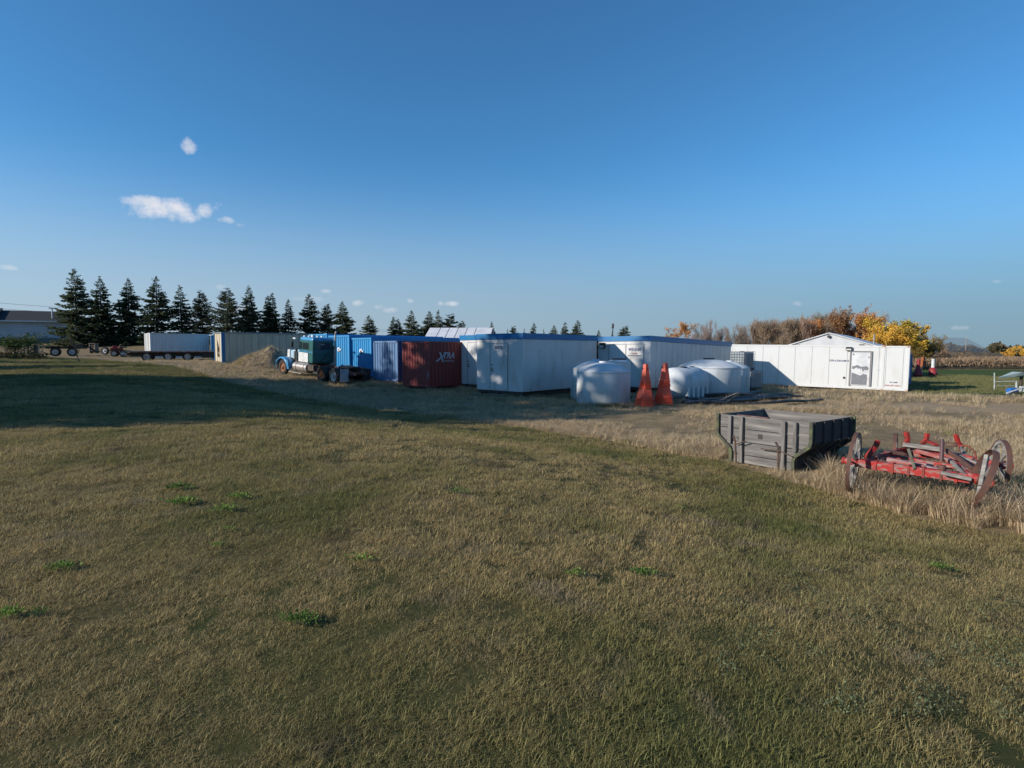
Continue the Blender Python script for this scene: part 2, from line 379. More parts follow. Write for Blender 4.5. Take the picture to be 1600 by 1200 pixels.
cA0 = container('bright blue container standing mostly hidden behind the truck cab', 511, 43.2, 483, L=12.19, H=2.9, m=blue_c, group=GB)
for c in (cA, cB):
    b = MB(); M = Matrix.Translation((.0, 1.22, 1.92)) @ Matrix.Rotation(R(90), 4, 'Y')
    b.lathe([(0, -.012), (.16, -.012), (.16, .004)], 16, M); b.box((-.013, 1.1, 1.85), (-.006, .98, 1.97))
    o = b.build('round_sticker', sticker, c)
    text('sticker_emblem', '+', .3, navy_ink, c, face_M(Vector((-.02, 1.22, 1.83)), (0, -1, 0), (0, 0, 1)), bold=.01)
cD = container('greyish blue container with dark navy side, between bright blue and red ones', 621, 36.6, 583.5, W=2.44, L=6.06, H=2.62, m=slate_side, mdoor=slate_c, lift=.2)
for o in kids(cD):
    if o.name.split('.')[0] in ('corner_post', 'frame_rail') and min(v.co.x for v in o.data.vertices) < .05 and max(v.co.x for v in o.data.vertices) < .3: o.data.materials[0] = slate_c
cX = container('rust red container lettered XTRA on its shaded side', 671, 32.3, 628.5, L=6.06, H=2.6, m=red_c, lift=.24)
XM = face_M(Vector((.75, -.012, 1.82)), (1, 0, 0), (0, 0, 1))
xl = mat('pale_lettering', (.42, .44, .50), (.30, .31, .36), scale=4, rough=.6)
text('lettering', 'X', .74, xl, cX, face_M(Vector((.50, -.012, 1.72)), (1, 0, 0), (.2, 0, 1)), shear=.35, bold=.022, align='LEFT')
text('lettering', 'TRA', .50, xl, cX, face_M(Vector((.98, -.012, 1.87)), (1, 0, 0), (0, 0, 1)), shear=.3, bold=.02, align='LEFT')
text('small_lettering', 'INTERMODAL', .12, xl, cX, face_M(Vector((1.15, -.012, 1.68)), (1, 0, 0), (0, 0, 1)), shear=.2, bold=.003, align='LEFT')
text('serial_lettering', 'XTRU', .13, xl, cX, face_M(Vector((-.012, .2, .95)), (0, 0, -1), (0, -1, 0)), bold=.003)

# pale container behind the flatbed, blue one peeping beside it
def long_box_left(px0, px1, y0, y1):   # near-left corner to right corner
    a = gp(px0, y0); b = gp(px1, y1); return a, math.atan2(b.y - a.y, b.x - a.x), (b - a).length
a, th, L_ = gp(235, 61.5), R(45), 5.9
def cont_at(label, a, th, L, W, H, m, lift=.12, name='shipping_container', group=None, mend=None):
    # local X along the long visible side, Y away; reuse container() by mapping
    t = thing(name, label, 'container', (a.x, a.y, a.z), th, group)
    z0 = lift; b = MB(); p = .11
    for (x, yy) in ((0, 0), (L - p, 0), (0, W - p), (L - p, W - p)): b.box((x, yy, z0), (x + p, yy + p, z0 + H))
    b.build_each('corner_post', m, t)
    b = MB()
    for yy in (0, W - .06): b.box((p, yy, z0), (L - p, yy + .06, z0 + .15)); b.box((p, yy, z0 + H - .1), (L - p, yy + .06, z0 + H - .004))
    for x in (0, L - .06): b.box((x, p, z0), (x + .06, W - p, z0 + .15)); b.box((x, p, z0 + H - .1), (x + .06, W - p, z0 + H - .004))
    b.build_each('frame_rail', m, t)
    s = MB(); s.corr((L - p, .02, z0 + .15), (-1, 0, 0), (0, -1, 0), L - 2 * p, H - .25, .3, .04); s.corr((p, W - .02, z0 + .15), (1, 0, 0), (0, 1, 0), L - 2 * p, H - .25, .3); s.build_each('side_wall', m, t)
    e = MB(); e.box((.01, p, z0 + .15), (.04, W - p, z0 + H - .1)); e.box((L - .04, p, z0 + .15), (L - .01, W - p, z0 + H - .1)); e.build_each('door_panel', mend or m, t)
    k = MB()
    for yy in (.5, .9, W - .9, W - .5): k.tube([(-.03, yy, z0 + .1), (-.03, yy, z0 + H - .05)], .017, 6)
    k.build_each('lock_rod', zinc, t, per=3)
    r = MB(); r.box((.05, .05, z0 + H - .03), (L - .05, W - .05, z0 + H - .012)); r.build('roof', m, t)
    return t
cream_c = steel('cream_container_paint', (.56, .58, .585), (.42, .42, .40), .4, .55)
cW = cont_at('off white corrugated container standing behind the long flatbed trailer', a, th, L_, 2.44, 2.7, cream_c)
a, th, L_ = long_box_left(330.5, 350, 63.3, 63.9)
cont_at('sky blue container glimpsed between the off white container and beige building', a, th, 6.06, 2.44, 2.6, blue_c)

# ---------------------------------------------------------------- portable wellsite modules
def module(label, px, y, pxl, W, L, H, skid=.30, ry=0., dz=0., trim=.3, panels=None, group='white modules with blue roof trim', rz=None, trim_m=None, side_m=None):
    N, th = corner(px, y, pxl, W)
    t = thing('portable_module', label, 'module', (N.x, N.y, N.z + dz), th if rz is None else rz, group, ry=ry)
    b = MB(); b.box((0, 0, skid), (L, W, H - trim)); b.build('wall', white_p, t, bevel=.012)
    r = MB(); r.box((-.035, -.035, H - trim + .002), (L + .035, W + .035, H)); r.build('roof_trim', trim_m or blue_trim, t, bevel=.01)
    s = MB()
    for yy in (.12, W - .32): s.box((-.02, yy, .10), (L + .02, yy + .2, skid - .003))
    s.box((.01, .01, skid - .13), (.07, W - .01, skid - .004)); s.build('skid', dark_steel, t)
    if panels:
        j = MB()
        for i in range(1, int(L / panels)): j.box((i * panels - .012, -.007, skid + .05), (i * panels + .012, .001, H - trim - .02))
        j.build('panel_joint', side_m or zinc, t)
    return t, N, th
seam = mat('grey_seam', (.25, .27, .28), rough=.6)
def door(t, y0, y1, z0, z1, mat_=None, handle_left=True):
    b = MB(); b.box((-.022, y0, z0), (-.002, y1, z1)); d = b.build('door', mat_ or white_p, t, bevel=.006)
    f = MB()
    for (a, c) in (((-.030, y0 - .035, z0), (-.001, y0 - .005, z1 + .035)), ((-.030, y1 + .005, z0), (-.001, y1 + .035, z1 + .035)), ((-.030, y0 - .004, z1 + .006), (-.001, y1 + .004, z1 + .035))): f.box(a, c)
    f.build('door_frame', seam, d)
    h = MB(); yy = (y1 - .10) if handle_left else y0 + .1; zc = z0 + (z1 - z0) * .46
    h.box((-.075, yy - .07, zc), (-.026, yy + .05, zc + .035)); h.box((-.06, yy - .03, zc + .16), (-.026, yy + .03, zc + .22)); h.box((-.07, yy - .09, zc - .13), (-.026, yy + .03, zc - .08)); h.build('door_handle', dark_steel, d)
    g = MB(); yh = (y0 - .012) if handle_left else y1 + .012
    for zz in (.2, .5, .82):
        g.box((-.045, yh - .02, z0 + (z1 - z0) * zz), (-.031, yh + .02, z0 + (z1 - z0) * zz + .12))
    g.build_each('hinge', zinc, d)
    return d
# first module (WS13)
m1, N1, th1 = module('short white module whose single door reads WS13', 817, 27.9, 745, 3.17, 6.6, 3.2)
d1 = door(m1, 1.0, 2.17, .36, 2.68)
text('door_lettering', 'WS13', .22, navy_ink, m1, face_M(Vector((-.03, 1.6, 2.42)), (0, -1, 0), (0, 0, 1)), bold=.008)
b = MB(); b.box((-.45, .7, .1), (-.1, 2.0, .14)); b.box((-.5, 1.9, .03), (-.15, 3.1, .07)); b.build_each('step_plank', timber, m1)
# module behind it on the left
m0, N0, th0 = module('white module half hidden between the red container and the WS13 module', 774, 32.05, 719, 3.17, 5.6, 3.2)
door(m0, .75, 2.45, .36, 2.75)
# WS13-01
m2, N2, th2 = module('long white module with two doors lettered WS13-01', 1016, 31.6, 934, 3.5, 11.0, 3.2, ry=R(1.3), dz=0, panels=.62)
door(m2, .45, 1.55, .36, 2.72, handle_left=True); dd = door(m2, 1.62, 2.72, .36, 2.72, handle_left=False)
text('door_lettering', 'WS13-01', .215, navy_ink, m2, face_M(Vector((-.03, 1.0, 2.36)), (0, -1, 0), (0, 0, 1)), bold=.008)
text('small_lettering', 'CAUTION', .085, red_ink, m2, face_M(Vector((-.03, 1.0, 2.18)), (0, -1, 0), (0, 0, 1)), bold=.002)
text('small_lettering', 'HIGH VOLTAGE EQUIPMENT', .07, navy_ink, m2, face_M(Vector((-.03, 1.0, 2.06)), (0, -1, 0), (0, 0, 1)), bold=.002)
b = MB(); b.box((-.16, 3.0, 2.5), (-.003, 3.35, 2.83)); lb = b.build('wall_lamp', black_p, m2, bevel=.02); b = MB(); b.box((-.175, 3.04, 2.53), (-.161, 3.31, 2.68)); b.build('lamp_lens', lamp_lens, lb)
b = MB(); b.tube([(1.2, 3.3, 3.2), (1.2, 3.3, 3.75)], .025, 6); b.lathe([(0, 0), (.06, .0), (.06, .28), (0, .3)], 8, Matrix.Translation((1.2, 3.3, 3.75))); b.build('roof_vent', dark_steel, m2)

# ---------------------------------------------------------------- long white insulated container
N = gp(1421, 36.0); th = math.atan2(.815, .58)
reef = thing('insulated_container', 'long sunlit white container with a peeling grey door', 'container', (N.x, N.y, N.z), th, None, rx=R(.9))
W_, L_, H_ = 12.0, 2.44, 2.66; reef.scale = (1.085,) * 3
rw = mat('insulated_white_paint', (.585, .605, .605), (.49, .49, .46), scale=2.2, rough=.5, stretch=(1, 1, .3), lo=.52, hi=.9, bump=.05, col3=(.35, .22, .12), s3=5, lo3=.70, hi3=.8)  # the container's own white, with greyer and rusty spots at random
b = MB(); b.box((.02, .02, .13), (L_ - .02, W_ - .02, H_ - .04)); b.build('wall', rw, reef)
b = MB()
for yy in (0, 1.22, W_ - .16): b.box((0 if yy != 1.22 else -.004, yy, .0), (.16, yy + .15, H_))
for yy in (0, W_ - .15): b.box((L_ - .15, yy, 0), (L_, yy + .15, H_))
b.build_each('corner_post', rw, reef, bevel=.01)
b = MB()
for x in (0, L_ - .1):
    b.box((x, .15, .02), (x + .1, 1.22, .18)); b.box((x, 1.37, .02), (x + .1, W_ - .16, .18)); b.box((x, .15, H_ - .1), (x + .1, 1.22, H_ - .004)); b.box((x, 1.37, H_ - .1), (x + .1, W_ - .16, H_ - .004))
b.build_each('frame_rail', rw, reef)
b = MB()
for yy in list(np.arange(3.15, 11.9, .97)) + [.3, 1.15, 1.5]: b.box((.012, yy - .008, .19), (.021, yy + .008, H_ - .11))
b.box((.012, 1.4, 1.2), (.021, 1.6, 1.215)); b.build('panel_joint', seam, reef)
zc = mat('rusty_casting', (.30, .15, .07), (.55, .50, .44), scale=6, rough=.8)
b = MB()
for yy in (-.004, 1.2, W_ - .17):
    for z in (-.03, H_ - .1): b.box((-.008, yy, z), (.17, yy + .175, z + .12))
b.build_each('corner_casting', zc, reef, bevel=.008)
door_w = mat('white_door_skin', (.62, .64, .66), (.5, .52, .54), scale=2, rough=.5)
bare = mat('bare_grey_metal', (.17, .18, .20), (.26, .27, .28), scale=5, rough=.5, lo=.5, hi=.8)
b = MB(); b.box((-.02, 1.95, .24), (.0, 2.93, 2.26)); dr = b.build('door', door_w, reef); dr['label'] = 'white door with its paint peeled to grey metal'
b = MB()
b.box((-.05, 1.85, .2), (-.001, 1.946, 2.33)); b.box((-.05, 2.934, .2), (-.001, 3.01, 2.33)); b.box((-.05, 1.947, 2.265), (-.001, 2.933, 2.33)); b.build('door_frame', mat('door_frame_grey', (.20, .20, .20), rough=.6), dr)
def blob(pts): return [(1.95 + (1 - u) * .98, .24 + v * 2.02) for u, v in pts]
b = MB()
up_ = [(.06, .5), (.14, .48), (.22, .51), (.33, .54), (.38, .49), (.45, .53), (.5, .47), (.56, .52), (.62, .45), (.66, .41), (.72, .47), (.8, .46), (.92, .47), (.95, .52), (.9, .57), (.8, .58), (.7, .575), (.58, .56), (.5, .57), (.42, .6), (.3, .61), (.2, .58), (.06, .57)]
lo_ = [(.05, .02), (.05, .38), (.12, .37), (.25, .35), (.38, .32), (.5, .30), (.58, .31), (.65, .35), (.78, .34), (.88, .32), (.9, .2), (.88, .02)]
for poly in (up_, lo_): b.prism(blob(poly), 0, -.024, -.0205)
for (u, v, r) in ((.12, .93, .05), (.93, .85, .045), (.45, .86, .02)): b.prism(blob([(u + r * math.cos(a), v + r * .5 * math.sin(a) * (1 + .3 * math.sin(3 * a))) for a in np.linspace(0, 6.28, 10)[:-1]]), 0, -.024, -.0205)
b.build_each('peeled_patch', bare, dr)
b = MB(); b.box((-.15, 2.92, 2.345), (-.001, 3.24, 2.57)); lp = b.build('wall_lamp', black_p, reef, bevel=.02); b = MB(); b.box((-.165, 2.95, 2.36), (-.151, 3.21, 2.46)); b.build('lamp_lens', lamp_lens, lp)
b = MB(); b.box((-.03, 3.22, .62), (.02, 3.32, .73)); b.build('outlet', black_p, reef)
text('lettering', 'STR-CON-640-4', .15, navy_ink, reef, face_M(Vector((.012, 3.06, 1.66)), (0, -1, 0), (0, 0, 1)), bold=.004, align='RIGHT')
text('lettering', 'LH 1658', .11, navy_ink, reef, face_M(Vector((.012, .72, .47)), (0, -1, 0), (0, 0, 1)), bold=.003)
text('lettering', 'FOR LIFT ONLY', .11, red_ink, reef, face_M(Vector((.012, .75, .27)), (0, -1, 0), (0, 0, 1)), bold=.003)
# blue container beyond its right end
cont_at('dark blue container standing behind the right end of the long white one', gp(1423, 42), R(52), 2.5, 6.0, 2.3, steel('deep_blue_paint', (.03, .09, .25), (.05, .12, .25), .5))

# ---------------------------------------------------------------- beige building on the left
N, th = corner(347, 50, 335.5, 2.5)
bei = thing('portable_building', 'beige ribbed portable building with blue corner trim and cracked end wall', 'building', (N.x, N.y, N.z), th)
beige = mat('beige_siding', (.52, .46, .34), (.44, .38, .28), scale=2, rough=.6, stretch=(1, 1, .3))
L_, W_, H_ = 14.0, 2.5, 2.72
b = MB(); b.box((.02, .02, .02), (L_ - .02, W_ - .02, H_ - .1)); b.build('wall', beige, bei)
b = MB()
for i in range(1, int(L_ / .62)): b.box((i * .62 - .018, -.004, .04), (i * .62 + .018, .021, H_ - .12))
for yy in (.85, 1.65): b.box((-.004, yy, .04), (.021, yy + .02, H_ - .12))
b.build('siding_rib', mat('beige_rib', (.33, .33, .30), rough=.7), bei)
tb = steel('dull_blue_trim', (.04, .14, .28), (.08, .17, .28), .4)
b = MB(); b.box((-.03, -.03, 0), (.25, .14, H_ - .1)); b.box((-.03, W_ - .1, 0), (.1, W_ + .03, H_ - .1)); b.box((L_ - .1, -.03, 0), (L_ + .03, .1, H_ - .1)); b.build_each('corner_trim', tb, bei)
b = MB(); b.box((-.06, -.06, H_ - .098), (L_ + .06, W_ + .06, H_)); b.build('roof_trim', mat('grey_blue_trim', (.17, .22, .27), rough=.5), bei)
b = MB(); b.box((7.0, -.04, 1.35), (7.85, .0, 2.25)); wdw = b.build('window', tb, bei); b = MB(); b.box((7.1, -.05, 1.45), (7.75, -.041, 2.15)); b.build('pane', glass, wdw)
crk = MB(); rr = random.Random(3)
for (x0, z0) in ((1.2, .5), (1.35, .6), (1.05, .55), (1.3, 1.2)):
    p = [(-.012, x0, z0)]
    for k in range(6): p.append((-.012, p[-1][1] + rr.uniform(-.13, .12), p[-1][2] + rr.uniform(.08, .26)))
    crk.tube(p, [.03, .045, .02, .04, .03, .02, .008], 4)
crk.build('wall_crack', mat('crack_dark', (.10, .08, .05), rough=.9), bei)

# ---------------------------------------------------------------- white gabled shop and roofs behind
def gable(label, p0, th, W, L, eave, ridge, mw, mr, name='shed', over=.25, seams=0.):
    t = thing(name, label, 'shed', p0, th)         # gable end faces local -X? : end in local Y, length along +X
    b = MB(); b.prism([(0, 0), (W, 0), (W, eave), (W / 2, ridge), (0, eave)], 0, 0, L, M=None); b.build('wall', mw, t)
    r = MB(); k = (ridge - eave) / (W / 2)
    for s in (0, 1):
        y0 = -over if s == 0 else W + over; z0 = eave - over * k
        poly = [(y0, z0 + .02), (W / 2, ridge + .02), (W / 2, ridge + .12), (y0, z0 + .12)]
        r.prism(poly if s == 0 else poly[::-1], 0, -over, L + over)
    ro = r.build('roof', mr, t)
    if seams:
        q = MB()
        for i in range(1, int(L / seams)):
            x = i * seams
            for y0 in (-over, W + over): q.beam((x, y0, eave - over * k + .13), (x, W / 2, ridge + .13), .03, .03)
        q.build_each('roof_seam', zinc, ro)
    return t
N = gp(1385, 52); th = math.atan2(.8, .6)
shw = mat('shop_white_cladding', (.52, .54, .56), (.45, .47, .49), scale=1, rough=.5)
shop = gable('white gabled workshop rising behind the long sunlit white container', (N.x, N.y, N.z), th, 9.3, 14, 2.72, 4.22, shw, shw, 'workshop', .15)
b = MB(); b.box((-.03, 2.4, 0), (-.002, 6.9, 2.95)); dr = b.build('overhead_door', door_w, shop); b = MB(); b.box((-.06, 2.3, 2.953), (-.001, 7.0, 3.05)); b.build('door_header', dark_steel, dr)
for yy in (1.75, 7.2):
    b = MB(); b.box((-.05, yy, 2.92), (-.003, yy + .4, 3.22)); b.build('wall_vent', mat('vent_grey', (.2, .2, .2), rough=.6), shop)
b = MB(); b.tube([(-.02, 4.65, 3.95), (-.2, 4.65, 3.95)], .14, 10); b.build('wall_lamp', black_p, shop)
b = MB(); b.tube([(4, 1.3, 3.1), (4, 1.3, 4.2)], .06, 8); b.build('flue_pipe', zinc, shop)
metal_roof = mat('pale_metal_roof', (.72, .73, .74), (.6, .6, .6), scale=1, rough=.35)
A_ = gp(664, 60)
gable('long shed with a pale ribbed metal roof behind the blue and red containers', (A_.x, A_.y, A_.z), R(-4), 7.0, 6.6, 2.95, 4.35, shw, metal_roof, 'shed', .2, 1.0)

# ---------------------------------------------------------------- poly tanks
poly = mat('milky_plastic', (.56, .60, .62), (.46, .50, .52), scale=1.6, rough=.6, lo=.45, hi=.7, spec=.3, stretch=(1, 1, .4), col3=(.42, .43, .40), s3=2.5, lo3=.55, hi3=.75)
def tank(label, x, y, r, sh, top, ribs=0, lid=.28, flat=False):
    t = thing('storage_tank', label, 'tank', (x, y, gz(x, y)), random.Random(int(x * 100)).uniform(0, 6), 'white plastic storage tanks')
    pr = [(0, 0), (r * .97, 0), (r, .04), (r, sh - .05), (r * .985, sh)]
    for k in range(1, 8):
        a = k / 8; pr.append((r * (1 - a) + lid * a if not flat else r * (1 - a * .2), sh + (top - sh - .08) * math.sin(a * math.pi / 2) ** (1.0)))
    pr += [(lid, top - .07), (0, top - .065)]
    b = MB(); b.lathe(pr, 48); b.build('tank_body', poly, t)
    g = MB(); g.lathe([(r + .001, sh - .06), (r + .018, sh - .05), (r + .018, sh - .02), (r * .99, sh)], 48); g.build('shoulder_rib', poly, t)
    l = MB(); l.lathe([(lid * .98, top - .075), (lid * .98, top - .01), (lid * .8, top), (0, top)], 20); l.build('lid', poly if lid < .25 else black_p, t)
    v = MB(); v.tube([(r - .02, 0, .12), (r + .12, 0, .12)], .04, 8); v.build('outlet_valve', black_p, t)
    return t
tank('large round white tank standing in front of its twin beside the WS13 module', 4.14, 25.75, 1.20, 1.50, 1.95, lid=.2)
tank('round white tank almost hidden behind the left edge of the front tank', 4.13, 28.15, 1.22, 1.52, 1.95, lid=.2)
tank('narrow upright white tank with a black lid by the WS13-01 door', 5.2, 27.7, .55, 1.84, 2.0, lid=.38)
tank('large round white tank right of the horizontal tank', 10.35, 29.9, 1.58, 1.52, 1.98, lid=.3)
tank('round white tank furthest right, its side stained, next to the wire cage totes', 12.42, 32.5, 1.1, 1.45, 1.85, lid=.2)
# horizontal leg tank
x, y = 8.45, 27.9
ht = thing('leg_tank', 'horizontal white tank with moulded legs behind the orange barrels', 'tank', (x, y, gz(x, y)), R(40))
b = MB(); nu = 28
prof = [(-1.35, 0), (-1.33, .35), (-1.24, .58), (-1.08, .72), (-.92, .77), (.92, .77), (1.08, .72), (1.24, .58), (1.33, .35), (1.35, 0)]
M = Matrix.Translation((0, 0, .82)) @ Matrix.Rotation(R(90), 4, 'Y')
b.lathe([(r, z) for z, r in prof], 36, M); b.build('tank_body', poly, ht)
lg = MB()
for xx in (-.85, -.45, -.05, .35, .75):
    for s in (-1, 1):
        lg.prism([(s * .45, .02), (s * .80, .02), (s * .79, .62), (s * .70, .72), (s * .45, .3)][::s], 0, xx, xx + .16)
lg.build_each('leg', poly, ht)
b = MB(); b.lathe([(.24, 1.54), (.24, 1.62), (0, 1.63)], 16, Matrix.Translation((-.2, 0, 0))); b.lathe([(.12, 1.55), (.12, 1.62), (0, 1.63)], 12, Matrix.Translation((.65, 0, 0))); b.build('lid', black_p, ht)
# ---------------------------------------------------------------- wire cage totes
cage_m = mat('cage_wire', (.30, .31, .32), rough=.4, metal=.6)
tote_p = mat('dull_tote_plastic', (.22, .27, .30), (.30, .34, .36), scale=2, rough=.5)
def tote(label, loc, rz):
    t = thing('ibc_tote', label, 'tote', loc, rz, 'wire caged totes stacked by the tanks')
    b = MB(); b.box((-.56, -.46, .16), (.56, .46, 1.1)); b.build('bottle', tote_p, t, bevel=.06)
    c = MB(); r = .012
    for k in range(7):
        z = .16 + k * .16
        for (p, q) in (((-.6, -.5, z), (.6, -.5, z)), ((.6, -.5, z), (.6, .5, z)), ((.6, .5, z), (-.6, .5, z)), ((-.6, .5, z), (-.6, -.5, z))): c.tube([p, q], r, 5, cap=False)
    for k in range(8):
        u = -.6 + 1.2 * k / 7
        for s in (-.5, .5): c.tube([(u, s, .14), (u, s, 1.14)], r, 5, cap=False)
    for k in range(7):
        u = -.5 + k / 6
        for s in (-.6, .6): c.tube([(s, u, .14), (s, u, 1.14)], r, 5, cap=False)
    c.build('wire_cage', cage_m, t)
    p = MB()
    for yy in (-.48, -.06, .36): p.box((-.6, yy, 0), (.6, yy + .12, .13))
    p.box((-.6, -.5, .132), (.6, .5, .155)); p.build('pallet_base', dark_steel, t)
    l = MB(); l.lathe([(.12, 1.1), (.12, 1.15), (0, 1.16)], 12); l.build('lid', black_p, t)
    return t
g0 = gp(1172, 34.6)
tote('wire caged tote at the bottom of the stack right of the tanks', (g0.x, g0.y, g0.z), R(35))
tote('wire caged tote on top of the stack right of the tanks', (g0.x - .42, g0.y + .15, g0.z + 1.17), R(38))

# ---------------------------------------------------------------- stacked orange barrels
or_p = mat('faded_orange_plastic', (.80, .10, .045), (.66, .085, .04), scale=3, rough=.5, lo=.4, hi=.7, col3=(.60, .2, .15), s3=6, lo3=.62, hi3=.75)
def cones(label, x, y, lean, sc_=1.):
    t = thing('barrel_stack', label, 'barrel stack', (x, y, gz(x, y)), R(10), 'stacks of orange hexagonal barrels', rx=lean[0], ry=lean[1])
    segs = []
    def hexa(prof, nm, dx=0, dy=0, rot=0.):
        b = MB(); M = Matrix.Translation((dx, dy, 0)) @ Matrix.Rotation(rot, 4, 'Z'); b.lathe([(0, prof[0][1])] + prof + [(0, prof[-1][1])], 6, M, smooth=False); return b.build(nm, or_p, t, bevel=.006)
    hexa([(.47, 0), (.47, .055), (.435, .07), (.455, .125), (.42, .14), (.44, .195), (.405, .21), (.425, .265), (.39, .28)], 'nested_rim')
    hexa([(.42, .28), (.42, .34), (.38, .345), (.38, .40), (.27, .76), (.27, .78)], 'lower_barrel', .0, 0, .0)
    hexa([(.315, .78), (.315, .82), (.27, .835), (.30, .88), (.26, .895), (.285, .94), (.25, .955), (.27, 1.0)], 'nested_rim', .01, 0, .1)
    hexa([(.275, 1.0), (.275, 1.035), (.245, 1.045), (.13, 1.70), (.11, 1.80)], 'upper_barrel', .02, .01, .15)
    h = MB(); h.tube([(-.12, -.01, 1.62), (-.155, -.02, 1.62)], .035, 8); h.tube([(.03, -.14, 1.60), (.02, -.175, 1.59)], .03, 8); h.build_each('grip_hole', black_p, t, per=3)
    return t
cones('stack of faded orange hexagonal barrels standing left of its twin', 5.72, 24.4, (0, 0))
cones('stack of faded orange barrels on the right, its top leaning outward', 6.62, 24.75, (R(-2), R(2)))

# ---------------------------------------------------------------- black pipes on the ground
hose = mat('black_pipe', (.02, .022, .026), (.05, .055, .06), scale=3, rough=.4)
rr = random.Random(8)
for i in range(9):
    x0 = 7.6 + rr.uniform(-.6, 1.2); y0 = 23.2 + i * .42; x1 = 12.6 + rr.uniform(-.5, 2.6); y1 = 25.6 + i * .48
    pts = []
    for k in range(15):
        u = k / 14; xx = x0 + (x1 - x0) * u; yy = y0 + (y1 - y0) * u + .5 * math.sin(u * 5 + i * 1.7) * math.sin(u * 3.14)
        pts.append((xx, yy, gz(xx, yy) + .06 + .03 * (i % 3) + .09 * abs(math.sin(u * 6 + i))))
    if i == 0: pts = [(9.0 + .9 * math.sin(a), 24.2 + .3 * a, gz(9, 24) + .05 + .5 * math.sin(min(a, 3.1))) for a in np.linspace(0, 3.3, 12)]
    b = MB(); b.tube(pts, .05 + .012 * (i % 3), 8)
    o = b.build('pipe', hose, None); tag(o, 'black plastic pipe arching up at the near end of the heap' if i == 0 else 'black plastic pipe lying in the heap in front of the round tanks', 'pipe', 'black pipes heaped on the ground')
# ---------------------------------------------------------------- wheels
tyre_p = [(-.5, .62), (-.47, .9), (-.40, .985), (-.2, 1.0), (.2, 1.0), (.40, .985), (.47, .9), (.5, .62)]   # (y/width, r/R)
def wheel_parts(t, c, Rr, w, mrim, side=-1, name='wheel', dual=False, n=28):
    """wheel whose axle runs along local Y; side=-1 shows its face to -Y"""
    M = Matrix.Translation(c) @ Matrix.Rotation(R(-90), 4, 'X')
    b = MB()
    for k in ((0, 1) if dual else (0,)):
        Mk = M @ Matrix.Translation((0, 0, k * w * 1.12 * (1 if side < 0 else -1)))
        b.lathe([(r * Rr, y * w) for y, r in tyre_p], n, Mk)
    wh = b.build(name, rubber, t)
    h = MB(); s = side
    h.lathe([(.63 * Rr, s * w * .46), (.58 * Rr, s * w * .40), (.54 * Rr, s * w * .2), (.36 * Rr, s * w * (.12 if dual else .34)), (.20 * Rr, s * w * (.16 if dual else .42)), (.18 * Rr, s * w * (.4 if dual else .55)), (0, s * w * (.42 if dual else .58))], n, M)
    for k in range(8):
        a = k * math.pi / 4; h.lathe([(.03 * Rr, 0), (.03 * Rr, s * .04), (0, s * .045)], 6, M @ Matrix.Translation((.29 * Rr * math.cos(a), .29 * Rr * math.sin(a), s * w * (.14 if dual else .37))))
    h.build('rim', mrim, wh)
    return wh
rim_white = mat('white_rim', (.55, .56, .56), (.32, .28, .24), scale=6, rough=.5)
rim_rust = mat('rusty_rim', (.28, .11, .045), (.16, .07, .035), scale=9, rough=.7)
# ---------------------------------------------------------------- tractor truck
teal = mat('teal_truck_paint', (.010, .085, .075), (.015, .11, .11), scale=1.5, rough=.35, spec=.6)
sky_p = mat('sky_blue_truck_paint', (.05, .27, .50), (.04, .2, .4), scale=2, rough=.3, spec=.6)
tr_w = mat('white_truck_paint', (.66, .70, .72), (.5, .52, .52), scale=3, rough=.35)
alu = mat('dull_aluminium', (.45, .43, .41), (.30, .27, .24), scale=6, rough=.4, metal=.5)
chrome = mat('chrome', (.65, .65, .65), rough=.2, metal=.9)
rust_f = mat('rusty_frame', (.14, .06, .05), (.08, .05, .045), scale=5, rough=.7)
ra = gp(519, 36.0); fa = gp(438.5, 39.6)
hd = math.atan2(fa.y - ra.y, fa.x - ra.x); WB = math.hypot(fa.y - ra.y, fa.x - ra.x)
tr = thing('tractor_truck', 'old blue and white conventional truck tractor parked without its trailer', 'truck', (ra.x, ra.y, ra.z), hd, None, ry=-math.asin((fa.z - ra.z) / WB))
# local: +X forward, near side is local +Y (left side of truck) at y=0; far side at y=-2.44
Rw = .52; w = .26
for x in (0, 1.35):
    wheel_parts(tr, (x, -.15, Rw), Rw, w, rim_rust if x else rim_white, 1, 'rear_wheel', True)
    wheel_parts(tr, (x, -2.3, Rw), Rw, w, rim_white, -1, 'rear_wheel', True)
wheel_parts(tr, (WB, -.2, Rw), Rw, .27, rim_rust, 1, 'front_wheel'); wheel_parts(tr, (WB, -2.2, Rw), Rw, .27, rim_rust, -1, 'front_wheel')
b = MB()
for y in (-.80, -1.64):
    b.prism([(-1.05, .78), (-1.25, .74), (-1.25, .66), (-.95, .62), (WB + .75, .62), (WB + .75, .9), (-.75, .9)], 1, y - .045, y + .045)
for x in (-1.0, .65, 2.2, 3.6, WB - .2): b.box((x, -1.59, .66), (x + .12, -.85, .84))
b.build('chassis_frame', rust_f, tr)
b = MB()
for x in (0, 1.35): b.tube([(x, -.4, Rw), (x, -2.05, Rw)], .09, 10); b.lathe([(0, -.26), (.2, -.2), (.26, 0), (.2, .2), (0, .26)], 12, Matrix.Translation((x, -1.22, Rw)))
b.tube([(WB, -.35, Rw - .04), (WB, -2.05, Rw - .04)], .06, 8); b.tube([(1.35, -1.22, .55), (4.0, -1.22, .75)], .05, 8)
b.build_each('axle', dark_steel, tr, per=99)
